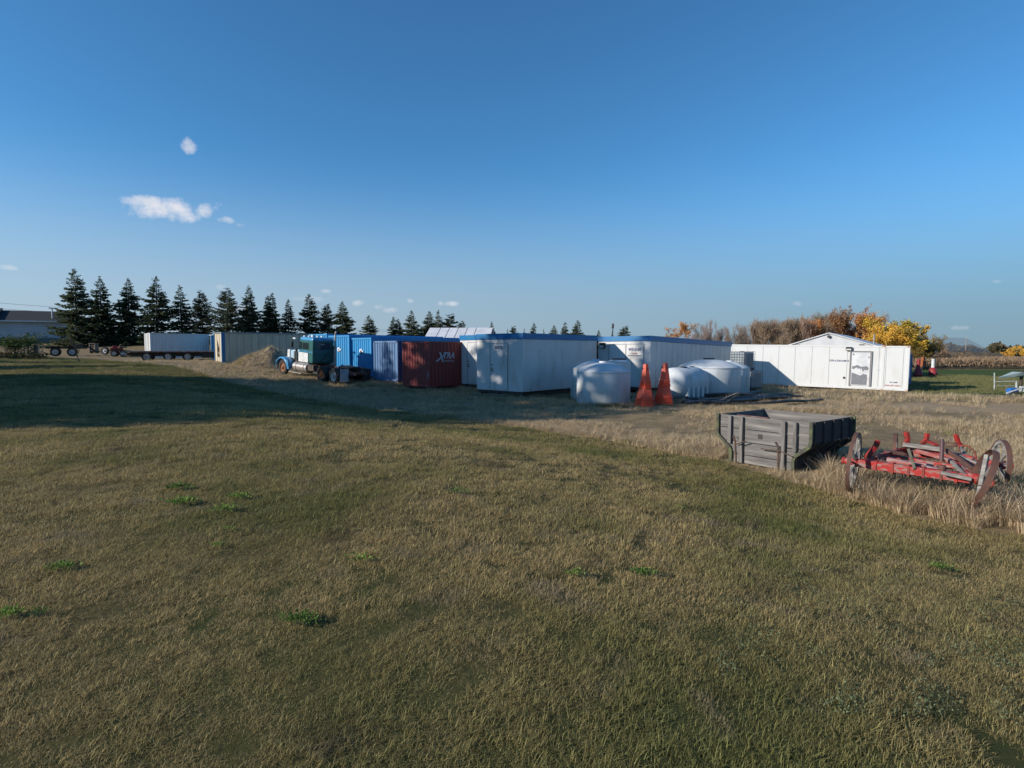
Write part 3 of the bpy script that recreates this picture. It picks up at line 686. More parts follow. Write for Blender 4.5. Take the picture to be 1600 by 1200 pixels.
b = MB(); b.box((-.35, -1.7, .93), (.9, -.74, .98)); b.prism([(x, y) for x, y in [(-.45, -1.22), (-.5, -1.66), (-.25, -1.75), (.45, -1.72), (.62, -1.4), (.62, -1.04), (.45, -.72), (-.25, -.69), (-.5, -.78)]], 2, 1.02, 1.10); b.box((-.1, -1.5, .981), (.35, -.94, 1.03)); b.build('fifth_wheel', dark_steel, tr)
# mud flap
b = MB()
b.prism([(-.15, .95), (-.58 + .2, 1.0), (-.20, .30), (-.02, .22)], 0, -.02, .0, M=Matrix.Translation((-.66, 0, 0)))
mf = MB(); mf.box((-.69, -.66, .22), (-.675, -.04, 1.02)); mf.build('mud_flap', mat('pale_mud_flap', (.42, .50, .56), (.3, .36, .4), scale=3, rough=.6), tr)
mf = MB(); mf.box((-.69, -2.42, .22), (-.675, -1.8, 1.0)); mf.build('mud_flap', black_p, tr)
# cab with integral sleeper. x from cab_back to cab_front
cb, cf = 2.85, 4.55; y0, y1 = -2.05, -.40
def shell(prof_x, ya, yb, bev, name, ms, mi_fn=None):
    b = MB(); b.prism(prof_x, 1, ya, yb); o = b.build(name, ms, tr); bv = o.modifiers.new('b', 'BEVEL'); bv.width = bev; bv.segments = 4; bv.limit_method = 'ANGLE'; bv.angle_limit = R(40)
    return o
cab = shell([(cb, 1.02), (cf, 1.02), (cf, 1.78), (cf - .14, 2.48), (cf - .2, 2.72), (cb, 2.72)], y0, y1, .12, 'cab', teal)
roof = shell([(cb - .005, 2.44), (cf - .08, 2.44), (cf - .16, 2.76), (cb - .005, 2.76)], y0 - .008, y1 + .008, .14, 'cab_roof', sky_p)
b = MB(); b.box((cb + .02, y1 + .001, 1.74), (cf - .02, y1 + .012, 1.79)); b.box((cb + .02, y1 + .001, 1.84), (cf - .04, y1 + .012, 1.865)); b.build('pinstripe', sky_p, tr)
b = MB(); b.box((cb + .55, y1 + .001, 1.06), (cf - .05, y1 + .016, 1.70)); b.build('lower_door_panel', tr_w, tr)
b = MB(); b.prism([(cf - .42, 1.9), (cf - .06, 1.9), (cf - .2, 2.4), (cf - .42, 2.4)], 1, y1 + .002, y1 + .014); b.build('quarter_window', glass, tr)
b = MB(); b.box((cb + .55, y1 + .002, 1.93), (cf - .5, y1 + .014, 2.38)); b.build('side_window', glass, tr)
b = MB(); b.box((cb - .016, -1.72, 1.98), (cb - .002, -.72, 2.42)); b.build('rear_window', glass, tr)
b = MB(); b.box((cb - .012, y0 + .1, 1.80), (cb - .001, y1 - .1, 1.815)); b.box((cb - .012, y0 + .1, 1.88), (cb - .001, y1 - .1, 1.895)); b.build('rear_pinstripe', sky_p, tr)
text('window_lettering', '10 - 4', .12, tr_w, tr, face_M(Vector((cb - .02, -1.1, 2.28)), (0, -1, 0), (0, 0, 1)), bold=.004)
b = MB(); b.box((cb + .48, y1 + .002, 1.06), (cb + .495, y1 + .013, 2.42)); b.build('door_seam', black_p, tr)
b = MB(); b.prism([(cf + .008, 1.86), (cf - .112, 2.42), (cf - .122, 2.42), (cf - .004, 1.86)], 1, y0 + .12, -1.25); b.prism([(cf + .008, 1.86), (cf - .112, 2.42), (cf - .122, 2.42), (cf - .004, 1.86)], 1, -1.17, y1 - .12); b.build_each('windshield', glass, tr)
b = MB(); b.prism([(cf - .1, 2.50), (cf + .16, 2.44), (cf + .16, 2.48), (cf - .1, 2.56)], 1, y0 + .1, y1 - .1); b.build('sun_visor', sky_p, tr)
b = MB()
for y in (-.55, -.9, -1.22, -1.55, -1.9): b.box((cf - .55, y - .06, 2.76), (cf - .4, y + .06, 2.84))
b.build_each('marker_lamp', tr_w, tr)
b = MB(); b.box((cb + .5, -.9, 2.761), (cb + .72, -.68, 2.93)); b.build('roof_light_box', tr_w, tr, bevel=.03)
# hood, radiator
hx0, hx1 = cf, WB + .42
shell([(hx0 - .01, 1.1), (hx1 - .2, 1.05), (hx1 - .2, 1.70), (hx0 - .01, 1.86)], -1.72, -.72, .1, 'hood', mat('pale_hood_paint', (.40, .55, .62), (.25, .42, .55), scale=2, rough=.35))
shell([(hx1 - .35, .82), (hx1, .82), (hx1, 1.72), (hx1 - .35, 1.76)], -1.78, -.66, .06, 'radiator_shell', tr_w)
b = MB()
for k in range(12): b.box((hx1 + .001, -1.7, .9 + k * .065), (hx1 + .014, -.74, .93 + k * .065))
b.build('grille', chrome, tr)
b = MB(); b.box((cf + .05, -.72, 1.0), (cf + .5, -.5, 1.55)); b.tube([(cf + .1, -.62, 1.2), (cf + .35, -.45, 1.55), (cf + .3, -.45, 1.85)], .09, 8); b.build('engine_bay', dark_steel, tr)
b = MB(); b.tube([(cf + .3, -.42, 1.15), (cf + .3, -.42, 1.72)], .15, 12); b.build('air_cleaner', chrome, tr)
# fenders: arcs over front wheels
for (ya, yb) in ((-.52, .02), (-2.42, -1.88)):
    b = MB(); n = 16; vs = []; Rf = Rw + .16
    for k in range(n + 1):
        a = R(-8) + (math.pi * 1.02) * k / n; x = WB + Rf * math.cos(a) * 1.04; z = Rw + .02 + Rf * math.sin(a) * (1.0)
        if k == n: z -= .05
        vs += [(x, ya, z), (x, yb, z), (x, yb + .0, z - .09), ]
    fs = []
    for k in range(n): o = k * 3; fs += [(o, o + 3, o + 4, o + 1), (o + 1, o + 4, o + 5, o + 2)]
    b.add(vs, fs, 0, True)
    yo = yb if yb > -1 else ya
    b.prism([(WB - Rf * 1.05, Rw - .05), (WB - Rf * 1.02, Rw + .1), (WB - Rf * .75, Rw + .5), (WB - Rf * .5, Rw + .62), (WB - Rf * 1.1, Rw + .5), (WB - Rf * 1.35, Rw - .05)][::-1], 1, yo - .06, yo)
    o = b.build('fender', sky_p, tr); so = o.modifiers.new('s', 'SOLIDIFY'); so.thickness = .02
    ia = MB(); ia.box((WB - .3, -.62 if yb > -1 else -1.88, 1.0), (WB + .3, -.53 if yb > -1 else -1.8, 1.2)); ia.build('inner_fender', dark_steel, tr)
b = MB(); b.prism([(-2.4, .45), (0.02, .45), (0.0, .72), (-2.38, .72)], 0, WB + .62, WB + .70); b.build('bumper', chrome, tr, bevel=.02)
for y in (-.5, -1.95):
    b = MB(); b.lathe([(0, -.1), (.1, -.06), (.12, .06), (0, .08)], 14, Matrix.Translation((WB + .3, y, 1.14)) @ Matrix.Rotation(R(90), 4, 'Y')); b.build('headlight', chrome, tr)
# tank, step, stacks
for yy in (-.30, -2.14):
    b = MB(); b.tube([(3.05, yy, .72), (4.62, yy, .72)], .30, 22); ft = b.build('fuel_tank', alu, tr)
    b = MB()
    for x in (3.35, 4.25): b.lathe([(.305, -.03), (.315, 0), (.305, .03)], 22, Matrix.Translation((x, yy, .72)) @ Matrix.Rotation(R(90), 4, 'Y'))
    b.build('tank_strap', dark_steel, ft)
b = MB(); b.box((3.5, -.12, .30), (5.0, .04, .35)); b.build('step', alu, tr)
b = MB(); b.box((2.3, -.5, .6), (2.95, -.1, .98)); b.build('battery_box', dark_steel, tr)
for yy in (-2.02,):
    b = MB(); b.tube([(cb - .14, yy, .95), (cb - .14, yy, 2.25)], .11, 14); b.tube([(cb - .14, yy, 1.9), (cb - .14, yy, 3.0), (cb - .14, yy, 3.15), (cb - .24, yy, 3.22)], .062, 12); b.build('exhaust_stack', alu if yy < -1 else mat('stack_metal', (.38, .36, .34), (.2, .13, .1), scale=5, rough=.4, metal=.5), tr)
b = MB(); b.tube([(cb - .14, -2.0, 2.25), (cb - .06, -.9, 1.05)], .02, 6); b.build('stack_brace', dark_steel, tr)
for (yy, s) in ((y1, 1), (y0, -1)):
    b = MB(); b.tube([(cf - .1, yy, 2.3), (cf + .25, yy + s * .3, 2.45), (cf + .25, yy + s * .3, 1.9), (cf - .05, yy, 1.85)], .012, 5); b.box((cf + .23, yy + s * .24, 1.98), (cf + .26, yy + s * .4, 2.38)); b.build('mirror', dark_steel, tr)
    b = MB(); b.box((cf + .15, yy + s * .12 - .05, 2.55), (cf + .45, yy + s * .12 + .05, 2.65)); b.build('air_horn', tr_w, tr)

# ---------------------------------------------------------------- trailers on the left
def flat_trailer():
    A = gp(212, 54.0); Bp = gp(360, 57.5); th = math.atan2(Bp.y - A.y, Bp.x - A.x)
    t = thing('flatbed_trailer', 'long grey flatbed trailer with three axles of white wheels', 'trailer', (A.x, A.y, A.z), th)
    b = MB(); b.box((-.8, 0, .88), (10.5, 2.5, 1.0)); b.build('deck', mat('deck_boards', (.36, .32, .31), (.25, .22, .2), scale=3, rough=.8), t)
    b = MB()
    for y in (.5, 1.9): b.prism([(-.9, .58), (-.4, .5), (10.4, .42), (10.4, .87), (-.6, .87)], 1, y, y + .1)
    for i in range(24): b.box((-.5 + i * .45, .01, .78), (-.42 + i * .45, 2.4, .875))
    b.build('frame', dark_steel, t)
    b = MB()
    for i in range(14): b.box((-.5 + i * .78, -.012, .89), (-.2 + i * .78, -.001, .94))
    b.build('reflector_strip', mat('reflector', (.5, .12, .09), rough=.4), t)
    for x in (.85, 2.62, 4.25): wheel_parts(t, (x, .16, .44), .44, .26, rim_white, -1, 'wheel', True); wheel_parts(t, (x, 2.34, .44), .44, .26, rim_white, 1, 'wheel', True)
    b = MB(); b.box((-.95, .3, .55), (-.8, 2.2, .75)); b.build('rear_bumper', rim_white, t)
    b = MB()
    for x in (5.5, 7.2): b.box((x, .02, .3), (x + 1.3, .1, .75))
    b.build_each('side_toolbox', black_p, t)
flat_trailer()
A = gp(86, 66); t = thing('trailer_chassis', 'low dark trailer chassis with two axles parked in front of the house', 'trailer', (A.x, A.y, A.z), R(36))
for x in (0, 1.55):
    wheel_parts(t, (x, .1, .5), .5, .3, rim_white, -1); wheel_parts(t, (x, 2.2, .5), .5, .3, rim_white, 1)
    b = MB(); n = 10; vs = []
    for k in range(n + 1):
        a = math.pi * (.05 + .9 * k / n); vs += [(x + .62 * math.cos(a), -.12, .5 + .62 * math.sin(a)), (x + .62 * math.cos(a), .35, .5 + .62 * math.sin(a))]
    b.add(vs, [(2 * k, 2 * k + 2, 2 * k + 3, 2 * k + 1) for k in range(n)], 0, True); b.build('mudguard', dark_steel, t)
b = MB(); b.box((-.9, .3, .88), (3.0, .45, 1.12)); b.box((-.9, 1.9, .88), (3.0, 2.05, 1.12)); b.box((-.95, .1, 1.0), (-.8, 2.3, 1.2))
for x in (-.5, .7, 1.8, 2.6): b.box((x, .45, .95), (x + .1, 1.9, 1.08))
b.prism([(3.0, 1.1), (3.8, .35), (4.1, .35), (4.1, .5), (3.2, 1.12)], 1, 1.1, 1.25); b.build('frame', dark_steel, t)
b = MB(); b.tube([(1.9, .6, 1.12), (2.1, .7, 1.35), (2.7, .8, 1.3)], .12, 8); b.build('hydraulic_unit', dark_steel, t)
A = gp(160, 66); t = thing('utility_trailer', 'small trailer with tandem wheels carrying a red machine', 'trailer', (A.x, A.y, A.z), R(30))
for x in (1.1, 1.95): wheel_parts(t, (x, .0, .38), .38, .22, rim_white, -1); wheel_parts(t, (x, 1.9, .38), .38, .22, rim_white, 1)
b = MB(); b.box((.2, .15, .62), (2.6, 1.8, .74)); b.prism([(-1.3, .5), (.2, .62), (.2, .74), (-1.3, .62)], 1, .9, 1.05); b.build('frame', dark_steel, t)
b = MB(); b.box((.7, -.14, .79), (2.4, .14, .83)); b.build('mudguard', dark_steel, t)
A2 = gp(164, 64.5); t2 = wheel_parts(None, (A2.x, A2.y, A2.z + .72), .44, .25, rim_white, -1, 'spare_wheel'); tag(t2, 'white rimmed wheel propped against the small trailer with the red machine', 'wheel')
redm = mat('red_machine_paint', (.30, .03, .035), (.2, .03, .03), scale=5, rough=.5)
mc = thing('engine_unit', 'red engine unit sitting on the small tandem trailer', 'machine', (A.x, A.y, A.z + .745), R(30))
b = MB(); b.box((.7, .3, 0), (1.9, 1.5, .3)); b.box((.9, .5, .3), (1.4, 1.3, .55)); b.build('body', redm, mc, bevel=.05)
b = MB(); b.tube([(1.65, .7, .3), (1.65, .7, .6), (1.9, .7, .68)], .07, 8); b.box((1.75, .4, .3), (2.3, 1.2, .42)); b.build('exhaust', dark_steel, mc)
# small pallet stand
A = gp(147, 74); b = MB()
for k in range(4): b.box((-.35, -.3, .3 + k * .22), (.35, .3, .38 + k * .22))
b.box((-.4, -.35, 0), (-.3, .3, 1.2)); b.box((.3, -.35, 0), (.4, .3, 1.2)); b.box((-.45, -.4, 1.2), (.45, .4, 1.28))
o = b.build('wooden_crate', timber, None, A); tag(o, 'weathered wooden slat crate between the two small trailers', 'crate')

# ---------------------------------------------------------------- house
hy = 90; N = gp(102, hy)
th = math.atan2(0.02, 1)
hs = thing('house', 'long pale blue house with dark shingle roof at left edge', 'house', (N.x, N.y, N.z), R(27))
siding = mat('pale_siding', (.48, .52, .56), (.42, .46, .5), scale=.8, rough=.6)
LH = 18.0
gnd = -.6
b = MB(); b.box((-LH, 0, .55), (0, 8, 3.0)); b.build('wall', siding, hs)
b = MB(); b.box((-LH + .03, .03, -1.5), (-.03, 7.97, .548)); b.build('foundation', mat('grey_foundation', (.16, .18, .19), rough=.8), hs)
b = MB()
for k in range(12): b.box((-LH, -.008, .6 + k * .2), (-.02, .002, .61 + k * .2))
b.build('siding_joint', mat('siding_joint_grey', (.3, .34, .38), rough=.7), hs)  # thin darker strips along the siding joints
shg = mat('dark_shingles', (.018, .02, .026), (.035, .035, .042), scale=3, rough=.9)
b = MB()
b.add([(-LH - .4, -.6, 3.0), (.4, -.6, 3.0), (.4, 4, 4.75), (-LH - .4, 4, 4.75), (-LH - .4, 8.6, 3.0), (.4, 8.6, 3.0), (-LH - .4, -.6, 3.14), (.4, -.6, 3.14), (.4, 4, 4.9), (-LH - .4, 4, 4.9), (-LH - .4, 8.6, 3.14), (.4, 8.6, 3.14)],
      [(0, 1, 2, 3), (3, 2, 5, 4), (6, 9, 8, 7), (9, 10, 11, 8), (0, 6, 7, 1), (1, 7, 8, 2), (2, 8, 11, 5), (5, 11, 10, 4), (4, 10, 9, 3), (3, 9, 6, 0)])
rf = b.build('roof', shg, hs)
b = MB(); b.box((-LH - .4, -.64, 2.96), (.42, -.605, 3.16)); b.build('fascia', tr_w, hs)
b = MB(); b.box((-.12, -.03, .5), (.03, .1, 3.0)); b.build('corner_board', tr_w, hs)
b = MB(); b.tube([(-1.6, .8, 3.5), (-1.6, .8, 5.2)], .09, 8); b.tube([(-2.0, .8, 5.25), (-1.2, .8, 5.15)], .09, 8); b.build('vent_pipe', mat('vent_white', (.5, .52, .55), rough=.4), rf)
b = MB(); M = Matrix.Translation((.35, -.2, 3.75)) @ Matrix.Rotation(R(70), 4, 'X'); b.lathe([(0, 0), (.25, .04), (.38, .11)], 18, M); b.tube([(.35, -.15, 3.2), (.35, -.1, 3.7)], .03, 6); o = b.build('satellite_dish', tr_w, rf)
b = MB(); b.prism([(3.1, 0), (3.1, .0)], 0, 0, 1) if False else b.box((-LH, -1.2, 3.16), (-8.4, .5, 3.35)); b.prism([(-1.5, 3.0), (.5, 3.2), (4, 5.2), (-1.5, 3.3)][::1], 0, -LH - .4, -8.3); b.build('porch_roof', shg, hs)

# ---------------------------------------------------------------- wooden fence, posts
fw = mat('fence_wood', (.13, .12, .11), (.08, .075, .07), scale=3, rough=.9, stretch=(1, 1, .3))
pA = gp(42, 58); pB = gp(57, 57)
t = thing('wooden_fence', 'short run of dark vertical fence boards beside the round bush', 'fence', (pA.x, pA.y, pA.z), 0)
b = MB(); Lf = pB.x - pA.x
for k in range(6): b.box((k * Lf / 6, 0, 0), (k * Lf / 6 + .13, .03, 1.25 + .03 * (k % 2)))
b.build_each('board', fw, t)
b = MB(); b.box((0, .031, .3), (Lf, .07, .4)); b.box((0, .031, .95), (Lf, .07, 1.05)); b.build_each('rail', fw, t)
b = MB(); b.prism([(-.14, 0), (.14, 0), (.14, 1.2), (0, 1.3), (-.14, 1.2)], 1, -.12, .12); o = b.build('gate_post', mat('post_grey', (.24, .22, .2), (.16, .15, .14), scale=4, rough=.9), None, gp(56.5, 55.5)); tag(o, 'thick grey weathered post at the right end of the fence', 'post')
pA = gp(-20, 58); t = thing('iron_fence', 'low black iron fence running out of frame at far left', 'fence', (pA.x, pA.y, pA.z), 0)
b = MB(); Lf = gp(38, 58).x - pA.x
for k in range(int(Lf / .16)): b.tube([(k * .16, 0, 0), (k * .16, 0, 1.15)], .012, 4, cap=False)
for z in (.15, 1.05): b.box((0, -.02, z), (Lf, .02, z + .04))
b.build('pickets', black_p, t)
b = MB()
for k in range(5): b.box((k * Lf / 4 - .05, -.05, 0), (k * Lf / 4 + .05, .05, 1.25))
b.build_each('post', black_p, t)

# ---------------------------------------------------------------- overhead wires, net, lamp
def pole(label, x, y, h, name='utility_pole', cat='pole', m=None, arm=True, r=.14, group=None):
    t = thing(name, label, cat, (x, y, gz(x, y)), 0, group)
    b = MB(); b.tube([(0, 0, -.3), (0, 0, h)], [r, r * .65], 8); b.build('post', m or fw, t)
    if arm: b = MB(); b.box((-1.2, -.06, h - .7), (1.2, .06, h - .55)); b.build('crossarm', fw, t)
    return t
p1 = at(-60, 466, 150); p2 = at(1900, 497, 420)
pole('utility pole beyond the house carrying thin wires', p1.x, p1.y, p1.z - gz(p1.x, p1.y)); pole('utility pole far beyond the field on the right', p2.x, p2.y, p2.z - gz(p2.x, p2.y))
wire = mat('wire', (.10, .11, .13), rough=.5)
for k, dz in enumerate((0, -1.6)):
    q = MB(); e = at(640, 517, 330); pts = [Vector((p1.x, p1.y, p1.z - .5 + dz)).lerp(Vector((e.x, e.y, e.z + dz * .6)), u) - Vector((0, 0, 4 * .5 * u * (1 - u))) for u in np.linspace(0, 1, 16)]
    q.tube(pts, .035, 4, cap=False); o = q.build('power_line', wire, None); tag(o, ('upper' if k == 0 else 'lower') + ' thin power line crossing the sky behind the spruces', 'wire')
netm = bpy.data.materials.new('netting'); netm.use_nodes = True; n_ = netm.node_tree; pb = n_.nodes['Principled BSDF']; pb.inputs['Base Color'].default_value = (.20, .24, .30, 1); pb.inputs['Roughness'].default_value = .9; pb.inputs['Alpha'].default_value = .26
ny_ = 190; P_ = [at(1452, 555, ny_), at(1465, 555, ny_), at(1508, 555, ny_), at(1545, 555, ny_)]
nt_ = thing('net_screen', 'tall ball netting strung between two poles far across the field', 'net', (P_[1].x, ny_, 0), 0)
def nl(px, py): v = at(px, py, ny_); return (v.x - P_[1].x, v.z)
b = MB(); b.prism([nl(1457, 558), nl(1545, 558), nl(1545, 546), nl(1509, 528), nl(1465, 527), nl(1459, 528)], 1, -.02, .02); b.build('netting', netm, nt_)
for px in (1465, 1508.5):
    c_ = nl(px, 558); top = nl(px, 526.5); b = MB(); b.tube([(c_[0], 0, -.3), (c_[0], 0, top[1])], .10, 6); b.build('post', mat('net_post', (.33, .29, .25), rough=.8), nt_)
# right edge equipment
A = gp(1576, 37); t = thing('pipe_stand', 'pale metal pipe stand at the right edge', 'stand', (A.x, A.y, A.z), R(-4))
b = MB(); pm = mat('pale_pipe', (.45, .50, .50), (.32, .34, .33), scale=5, rough=.5)
b.tube([(-.75, 0, 0), (-.8, 0, 1.15)], .035, 8); b.tube([(.62, 0, 0), (.58, 0, .62)], .06, 8); b.build_each('upright', pm, t, per=3)
b = MB(); b.tube([(-.78, 0, .56), (.62, 0, .60)], .035, 8); b.tube([(-.78, 0, .3), (2.4, .3, .28)], .02, 6); b.build_each('crossbar', pm, t, per=3)
A = gp(1586, 36); t = thing('auger_hopper', 'pale teal pointed hopper leaning over the pipe stand at right edge', 'hopper', (A.x, A.y, A.z), 0)
tl = mat('faded_teal', (.28, .42, .44), (.38, .40, .36), scale=5, rough=.5)
b = MB(); b.add([(-1.0, 0, .86), (-.85, -.1, .92), (.2, -.35, 1.22), (.9, -.35, 1.18), (.9, .3, 1.18), (.2, .35, 1.22), (-.1, -.2, .92), (.9, -.25, 1.02), (-.9, .0, .80), (.9, .25, 1.02)],
 [(0, 1, 2, 5), (2, 3, 4, 5), (1, 6, 7, 3, 2), (0, 8, 6, 1), (8, 9, 7, 6), (8, 0, 5, 4, 9), (3, 7, 9, 4)]); b.build('tray', tl, t)
b = MB(); b.tube([(.45, 0, 0), (.5, 0, 1.0)], .08, 8); b.tube([(.5, 0, 1.15), (1.3, 0, 1.2)], .15, 10); b.build('auger_tube', dark_steel, t)
A = gp(1585, 34.3); b = MB(); b.tube([(-.26, 0, .18), (.26, 0, .18)], .18, 18); b.tube([(-.02, 0, .18), (.02, 0, .18)], .19, 18); o = b.build('blue_drum', mat('blue_plastic', (.02, .12, .40), rough=.35), None, A); o.rotation_euler.z = .2; tag(o, 'blue plastic drum lying in grass below the pale teal hopper', 'drum')
A = gp(1600, 33.5); b = MB(); b.tube([(-.9, 0, .1), (.1, 0, .45), (.9, 0, .48)], .05, 8); b.box((.1, -.3, .2), (1.2, .3, .5)); o = b.build('metal_chute', pm, None, A); tag(o, 'grey metal chute resting on the ground at the right edge', 'chute')
# red weights behind
for px, y, lab in ((1459, 58, 'red cone shaped weight with a white stem behind the long white container'), (1436, 56, 'red cone shaped weight close to the dark blue container end')):
    A = gp(px, y); t = thing('weight_stand', lab, 'weight', A, 0); b = MB(); b.lathe([(0, 0), (.42, 0), (.40, .3), (.24, .85), (0, .9)], 10); b.build('cone_base', redm, t)
    b = MB(); b.tube([(0, 0, .85), (0, 0, 1.75)], .16, 8); b.build('stem', tr_w if px > 1440 else redm, t)
A = gp(1443, 76); t = thing('farm_machine', 'rusty orange machine standing under the yellow trees', 'machine', A, R(20)); t.scale = (.72,) * 3
b = MB(); b.box((-.5, -.3, .5), (.5, .3, 1.7)); b.box((-.25, -.25, 1.7), (.25, .25, 2.4)); b.build('body', mat('orange_rust', (.26, .08, .03), rough=.8), t, bevel=.06)
for x in (-.5, .5): wheel_parts(t, (x, -.45, .42), .42, .25, dark_steel, -1)
# dark compost bank far right
b = MB(); vs = []; rr = random.Random(2); nx_ = 40
A = gp(1505, 150)
for i in range(nx_ + 1):
    u = i / nx_; h = 2.4 * math.sin(u * math.pi) ** .5 * (.8 + .3 * rr.random())
    vs += [(-17 + 34 * u, -3, -.2), (-17 + 34 * u, -1 + rr.random(), h * .8), (-17 + 34 * u, 1.5, h), (-17 + 34 * u, 5, -.2)]
b.add(vs, [(4 * i + k, 4 * i + 4 + k, 4 * i + 5 + k, 4 * i + 1 + k) for i in range(nx_) for k in range(3)], 0, True)
o = b.build('earth_bank', mat('dark_earth', (.07, .055, .04), (.13, .10, .06), scale=.6, rough=.95, bump=.6), None, A); tag(o, 'low dark earth bank across the field behind the grass', 'bank')

# ---------------------------------------------------------------- dirt mound
A = gp(415, 44); rr = random.Random(5); MND = A.copy()
def mound_h(u, v):
    r_ = math.hypot(u * 1.02, v); return 1.62 * max(0, 1 - r_ ** 1.7) ** 1.15 * (1.0 if u > .1 else 1 - .34 * min(1, (.1 - u) * 1.3)) * (1 + .10 * math.sin(u * 7 + 2 * v))
b = MB(); n, k_ = 64, 22; vs = []
for i in range(n + 1):
    for j in range(k_ + 1):
        u = i / n * 2 - 1; v = j / k_ * 2 - 1; x_ = u * 2.9; y_ = v * 2.4
        r_ = math.hypot(u * (1.0 if u > 0 else 1.05), v); h = mound_h(u, v)
        p = Vector((x_ * 1.3, y_ * 1.3, 0)); h += (mnoise.fractal(p, 1, 2, 4) * .16) * min(1, h * 2)
        vs.append((x_, y_, h - .06))
b.add(vs, [(i * (k_ + 1) + j, (i + 1) * (k_ + 1) + j, (i + 1) * (k_ + 1) + j + 1, i * (k_ + 1) + j + 1) for i in range(n) for j in range(k_)], 0, True)
soilm = mat('mound_soil', (.20, .155, .105), (.11, .09, .06), scale=2.2, rough=.95, bump=.9, bscale=7, col3=(.30, .25, .16), s3=3.5, lo3=.5, hi3=.65)
mound = b.build('dirt_mound', soilm, None, A); tag(mound, 'mound of brown soil with dry weeds in front of the beige building', 'mound')
# ---------------------------------------------------------------- weathered wagon box
greyw = mat('weathered_boards', (.165, .158, .15), (.085, .08, .077), scale=3.2, rough=.9, stretch=(.55, .55, 7), lo=.38, hi=.66, bump=.5, bscale=9, det=10, col3=(.235, .225, .21), s3=1.6, lo3=.5, hi3=.66)
greyv = mat('weathered_posts', (.19, .18, .17), (.10, .095, .09), scale=3, rough=.9, stretch=(7, 7, .6), bump=.4, bscale=9)
moss = mat('mossy_iron', (.09, .11, .05), (.05, .048, .04), scale=8, rough=.8, lo=.42, hi=.6)
darkw = mat('shaded_boards', (.055, .055, .06), (.035, .033, .033), scale=3, stretch=(5, 5, .8), rough=.9, bump=.5)  # right side, ribs and floor darkened: shade put into the board colour
redt = mat('faded_red_strip', (.13, .045, .04), (.2, .17, .16), scale=8, rough=.8)
FL = at(1125, 648, 12.35); FR = at(1268, 661.5, 10.76)
e = Vector((FL.x - FR.x, FL.y - FR.y)); Wb = e.length; e.normalize(); th = math.atan2(-e.x, e.y)
wb = thing('wagon_box', 'weathered grey wooden wagon box with flared sides sitting in dry grass', 'wagon box', (FR.x, FR.y, gz(5.6, 11.4) - .03), th)
Hb = 1.02; Db = 1.72
# profile in (y, z): y=0 right corner .. Wb left corner
zt, zk, zn, z0 = Hb, .60, .28, .02
inn = .34
prof = [(inn, z0), (Wb - inn, z0), (Wb - inn, zn), (Wb, zk), (Wb, zt), (0, zt), (0, zk), (inn, zn)]
rows = [z0, .2, .47, .745, zt]
rb = random.Random(4)
def clip_row(za, zb, g=.008):
    def wid(z):
        if z <= zn: return inn
        if z >= zk: return 0
        return inn * (1 - (z - zn) / (zk - zn))
    zs = [za + g] + [z for z in (zn, zk) if za + g < z < zb - g] + [zb - g]
    return [(wid(z), z) for z in zs] + [(Wb - wid(z), z) for z in zs[::-1]]
def end_panel(x, name, m):
    for i, (za, zb) in enumerate(zip(rows[:-1], rows[1:])):
        b = MB(); dx = rb.uniform(-.006, .006); b.prism(clip_row(za, zb)[::-1], 0, x + dx, x + .028 + dx)
        o = b.build(name, m, wb)
end_panel(0, 'front_board', greyw); end_panel(Db, 'back_board', greyw)
b = MB()
for (yc, zlo, w_) in ((.30, .42, .07), (.55, .03, .085), (1.52, .03, .085), (1.80, .42, .07)):
    yc *= Wb / 2.1
    b.box((-.075, yc - w_ / 2, zlo), (-.008, yc + w_ / 2, zt - .02))
b.build_each('front_post', greyv, wb, bevel=.006)
b = MB(); b.box((-.012, .98, .58), (-.009, 1.07, .68)); b.build('latch_hole', black_p, wb)
b = MB(); b.box((-.02, .85, zt + .002), (.03, 1.55, zt + .018)); b.build('top_strip', redt, wb)
def side(y_sgn, nm):
    f = (lambda y: y) if y_sgn < 0 else (lambda y: Wb - y)
    g = .004
    def plank(pa, pb, x0, x1, th_=.026):
        (ya, za), (yb, zb) = pa, pb
        d = Vector((yb - ya, zb - za)).normalized(); n = Vector((-d.y, d.x)) * th_ * 1
        b = MB(); poly = [(f(ya + .03), za), (f(yb + .03), zb), (f(yb + .03 + n.x), zb + n.y), (f(ya + .03 + n.x), za + n.y)]
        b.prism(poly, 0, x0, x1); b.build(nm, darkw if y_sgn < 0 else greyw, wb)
    for (pa, pb) in (((0, zt - .005), (0, zt - .21)), ((0, zt - .215), (0, zk + .004)), ((.01, zk - .004), (inn * .5, (zk + zn) / 2)), ((inn * .5 + .01, (zk + zn) / 2 - .006), (inn, zn + .002)), ((inn, zn - .004), (inn, z0))):
        plank(pb, pa, .032, Db - .004)
side(-1, 'side_board'); side(1, 'side_board')
b = MB()
for x in np.linspace(.1, Db - .1, 5):
    for f in (lambda y: y, lambda y: Wb - y):
        b.beam((x, f(-.005), zt - .01), (x, f(-.005), zk), .055, .03, up=(1, 0, 0)); b.beam((x, f(-.005), zk), (x, f(inn - .01), zn), .055, .03, up=(1, 0, 0)); b.beam((x, f(inn - .01), zn), (x, f(inn - .01), z0), .055, .03, up=(1, 0, 0))
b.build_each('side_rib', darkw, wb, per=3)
for x in (-.035, Db + .02):
    for f in (lambda y: y, lambda y: Wb - y):
        b = MB(); pts = [(x, f(-.02), zt + .01), (x, f(-.02), zk + .04), (x, f(-.0), zk - .04), (x, f(inn - .06), zn + .05), (x, f(inn - .03), zn - .03), (x, f(inn - .03), z0)]
        for p, q in zip(pts[:-1], pts[1:]): b.beam(p, q, .062, .05, up=(1, 0, 0))
        b.build('edge_iron', moss, wb)
